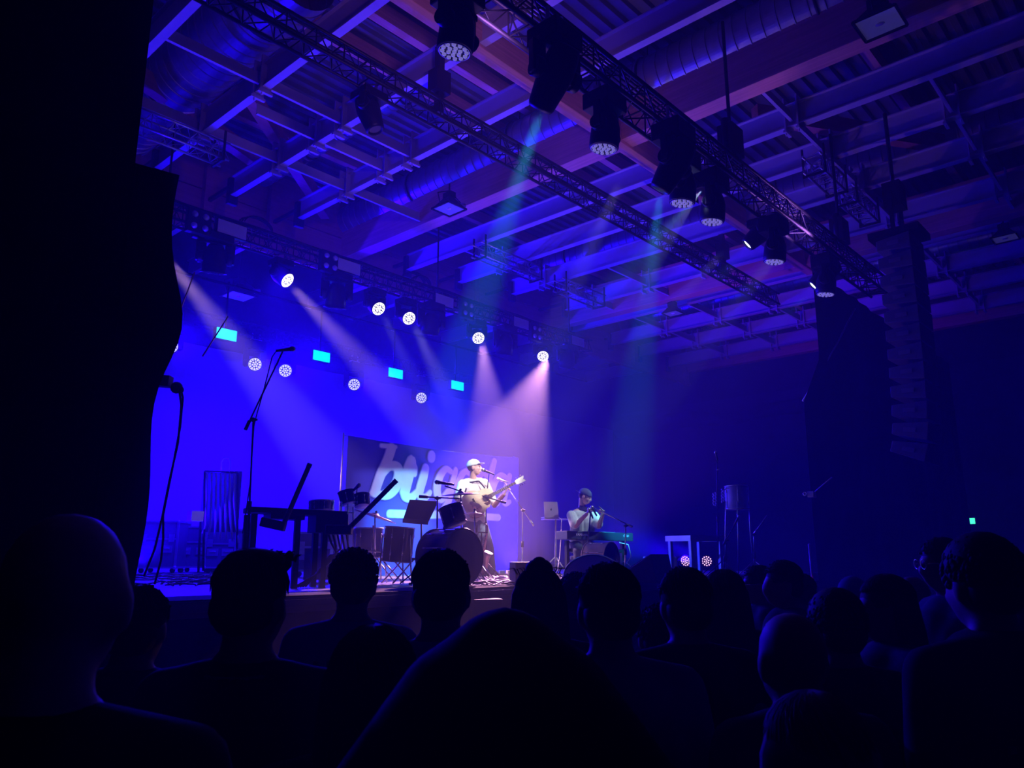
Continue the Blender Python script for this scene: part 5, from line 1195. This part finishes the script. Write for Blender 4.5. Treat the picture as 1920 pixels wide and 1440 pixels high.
mb = MB(); letters(mb, 0, .030); mb.build('lettering', PRN, t, True)
t = thing('banner_stand', 'thin pole frame and top line carrying the large banner', 'frame', (7.41, 10.42, STAGE))
for x in (7.36, 11.50):
    mb = MB(); mb.tube([(x, 10.40, STAGE+.02), (x, 10.40, zt+.05)], .016, 8); mb.box((x, 10.40, STAGE+.015), (.4, .4, .03)); mb.build('pole', STEEL, t, True)
mb = MB(); mb.tube([(7.36, 10.40, zt), (9.4, 10.40, zt-.04), (11.5, 10.40, zt+.02)], .010, 6); mb.build('top_line', mat('pale_rope', (.5, .5, .55)), t, True)
#@@NEXT
# ------------------------------------------------------------------ the audience
NIGHT = (.025, .025, .03)
def stripes(t, hc, Rh, k, sw):
    m = MB()
    for i in range(7):
        x = -.14+.047*i
        m.box((x, -.150+.0*i+abs(x)*.18, 1.28*k+.01*(i % 2)), (.016, .008, .13+.03*(i % 3)))
    m.build('shirt_stripes', cloth('stripe_print', (.02, .02, .05)), t)
def collar(t, hc, Rh, k, sw):
    m = MB(); m.lathe([(.078, 0), (.072, .045), (.070, .045), (.074, 0)], (0, -.015, 1.455*k), (0, .05, 1), 20); m.build('collar', cloth('pale_collar', (.34, .32, .44)), t)
def badge(t, hc, Rh, k, sw):
    m = MB(); m.lathe([(0, 0), (.03, 0), (.03, .004), (0, .004)], (.17, -.135, 1.30*k), (.3, -1, .15), 18); m.build('printed_badge', cloth('badge_print', (.16, .15, .3)), t)
def glasses(t, hc, Rh, k, sw):
    m = MB()
    for q in (-1, 1): m.ring(hc+Rh @ V(q*.032, .098, .012), .022, .003, Rh @ V(0, 1, 0), 14, 5); m.tube([hc+Rh @ V(q*.055, .09, .014), hc+Rh @ V(q*.080, -.0, .012)], .0035, 5)
    m.build('glasses', CHROME, t)
def print_back(t, hc, Rh, k, sw):
    m = MB(); rn = random.Random(5)
    for i in range(26): m.box((rn.uniform(-.13, .13), -.155, 1.05*k+rn.uniform(0, .30)), (rn.uniform(.01, .035), .006, rn.uniform(.008, .03)))
    m.build('shirt_print', cloth('dim_print', (.08, .08, .13)), t)
def scarf(t, hc, Rh, k, sw):
    m = MB(); m.ring((0, 0, 1.455*k), .085, .026, (0, 0, 1), 20, 8); m.build('neck_scarf', cloth('dark_scarf', (.06, .05, .12)), t)
cp = crowd_person
cp('person with a bald head, closest to the viewer at far left', 128, 960, 1.06, 'bald', NIGHT, hs=1.03, tilt=.15, skin=('pale_scalp', (.80, .62, .58)))
cp('person with a swept up quiff in dark jacket, left of the curly head', 478, 1012, 1.86, 'quiff', (.022, .022, .03), sleeve='long', extra=scarf, tilt=-.25)
cp('person with short curly hair and a striped pale shirt seen from behind', 665, 1027, 2.85, 'curly', (.22, .18, .30), extra=stripes)
cp('person with neat short hair and pale collared shirt before the big bass drum', 829, 1031, 2.25, 'short', (.26, .24, .36), extra=collar, tilt=-.1)
cp('person with dark hair tied in a loose top knot, right of the neat haired one', 1010, 1047, 2.75, 'bun', NIGHT)
cp('person with curly hair half hidden behind the broad pale shirted one', 1079, 1072, 4.1, 'curly', (.04, .04, .05))
cp('person with round short hair and plain pale t-shirt, in front of the tilted drum', 1141, 1056, 2.1, 'short', (.18, .18, .26), wide=1.05)
cp('person with short dark hair and black top with a round badge, right of pale t-shirt', 1284, 1064, 2.55, 'short', (.02, .02, .022), extra=badge, wide=1.05)
cp('person with long straight dark hair under the translucent drum', 1357, 1068, 3.3, 'long', (.03, .03, .035))
cp('person in profile with glasses under the chrome stand, left of the taller profile', 1424, 1060, 5.0, 'short', (.03, .03, .04), az=122, extra=glasses)
cp('person in profile with short hair, taller than the glasses wearer beside', 1470, 1051, 4.2, 'short', (.03, .03, .04), az=126)
cp('person with dark hair standing just behind the two lit profiles', 1503, 1076, 5.2, 'short', (.02, .02, .03))
cp('person with wavy hair, only the crown showing between two dark heads', 1236, 1132, 3.0, 'curly', (.03, .03, .035))
cp('person with dark round hair in front of the lit long haired face', 1566, 1098, 2.5, 'afro', (.02, .02, .022), hs=.95)
cp('person with long hair and a dimly lit face turned left toward the stage', 1662, 1077, 2.9, 'long', (.05, .04, .08), az=128, hairc=(.05, .03, .02))
cp('person with high forehead catching the blue light, behind the long haired face', 1712, 1080, 4.3, 'bald', (.04, .03, .05), az=120)
cp('person with pointed hood far back in the right half of the crowd', 1594, 1078, 6.0, 'hood', (.06, .06, .16), sleeve='long')
cp('person with big dark cap low in front, right of the round badge', 1484, 1138, 1.85, 'cap', (.05, .045, .09), wide=.95)
cp('tall person with thick rounded dark hair, largest head at the right', 1836, 994, 2.1, 'afro', (.022, .022, .026), hs=1.02, wide=1.15, extra=print_back)
cp('person with glasses glinting, face behind the tall thick haired one', 1766, 1008, 3.7, 'short', (.05, .05, .09), az=132, extra=glasses)
cp('person with smooth dark hair whose crown rises low in front of the striped shirt', 702, 1172, 1.5, 'bob', (.02, .02, .024), hs=.98)
cp('person in a wide dark hooded jacket bending forward at the bottom centre', 950, 1152, 1.15, 'hood', (.018, .018, .02), wide=1.15, sleeve='long', hs=.9, lean=.05, hooddrape=True)
cp('person with light wavy hair at the bottom edge, below the dark cap', 1525, 1298, 1.30, 'long', (.05, .04, .08), hs=1.0, hairc=(.28, .20, .16))
cp('person with short hair cropped by the right picture edge', 1912, 1092, 3.0, 'short', (.05, .05, .10))
cp('person in dark clothes close behind the bald head, cropped by the left edge', 262, 1098, 2.3, 'short', (.02, .02, .024))
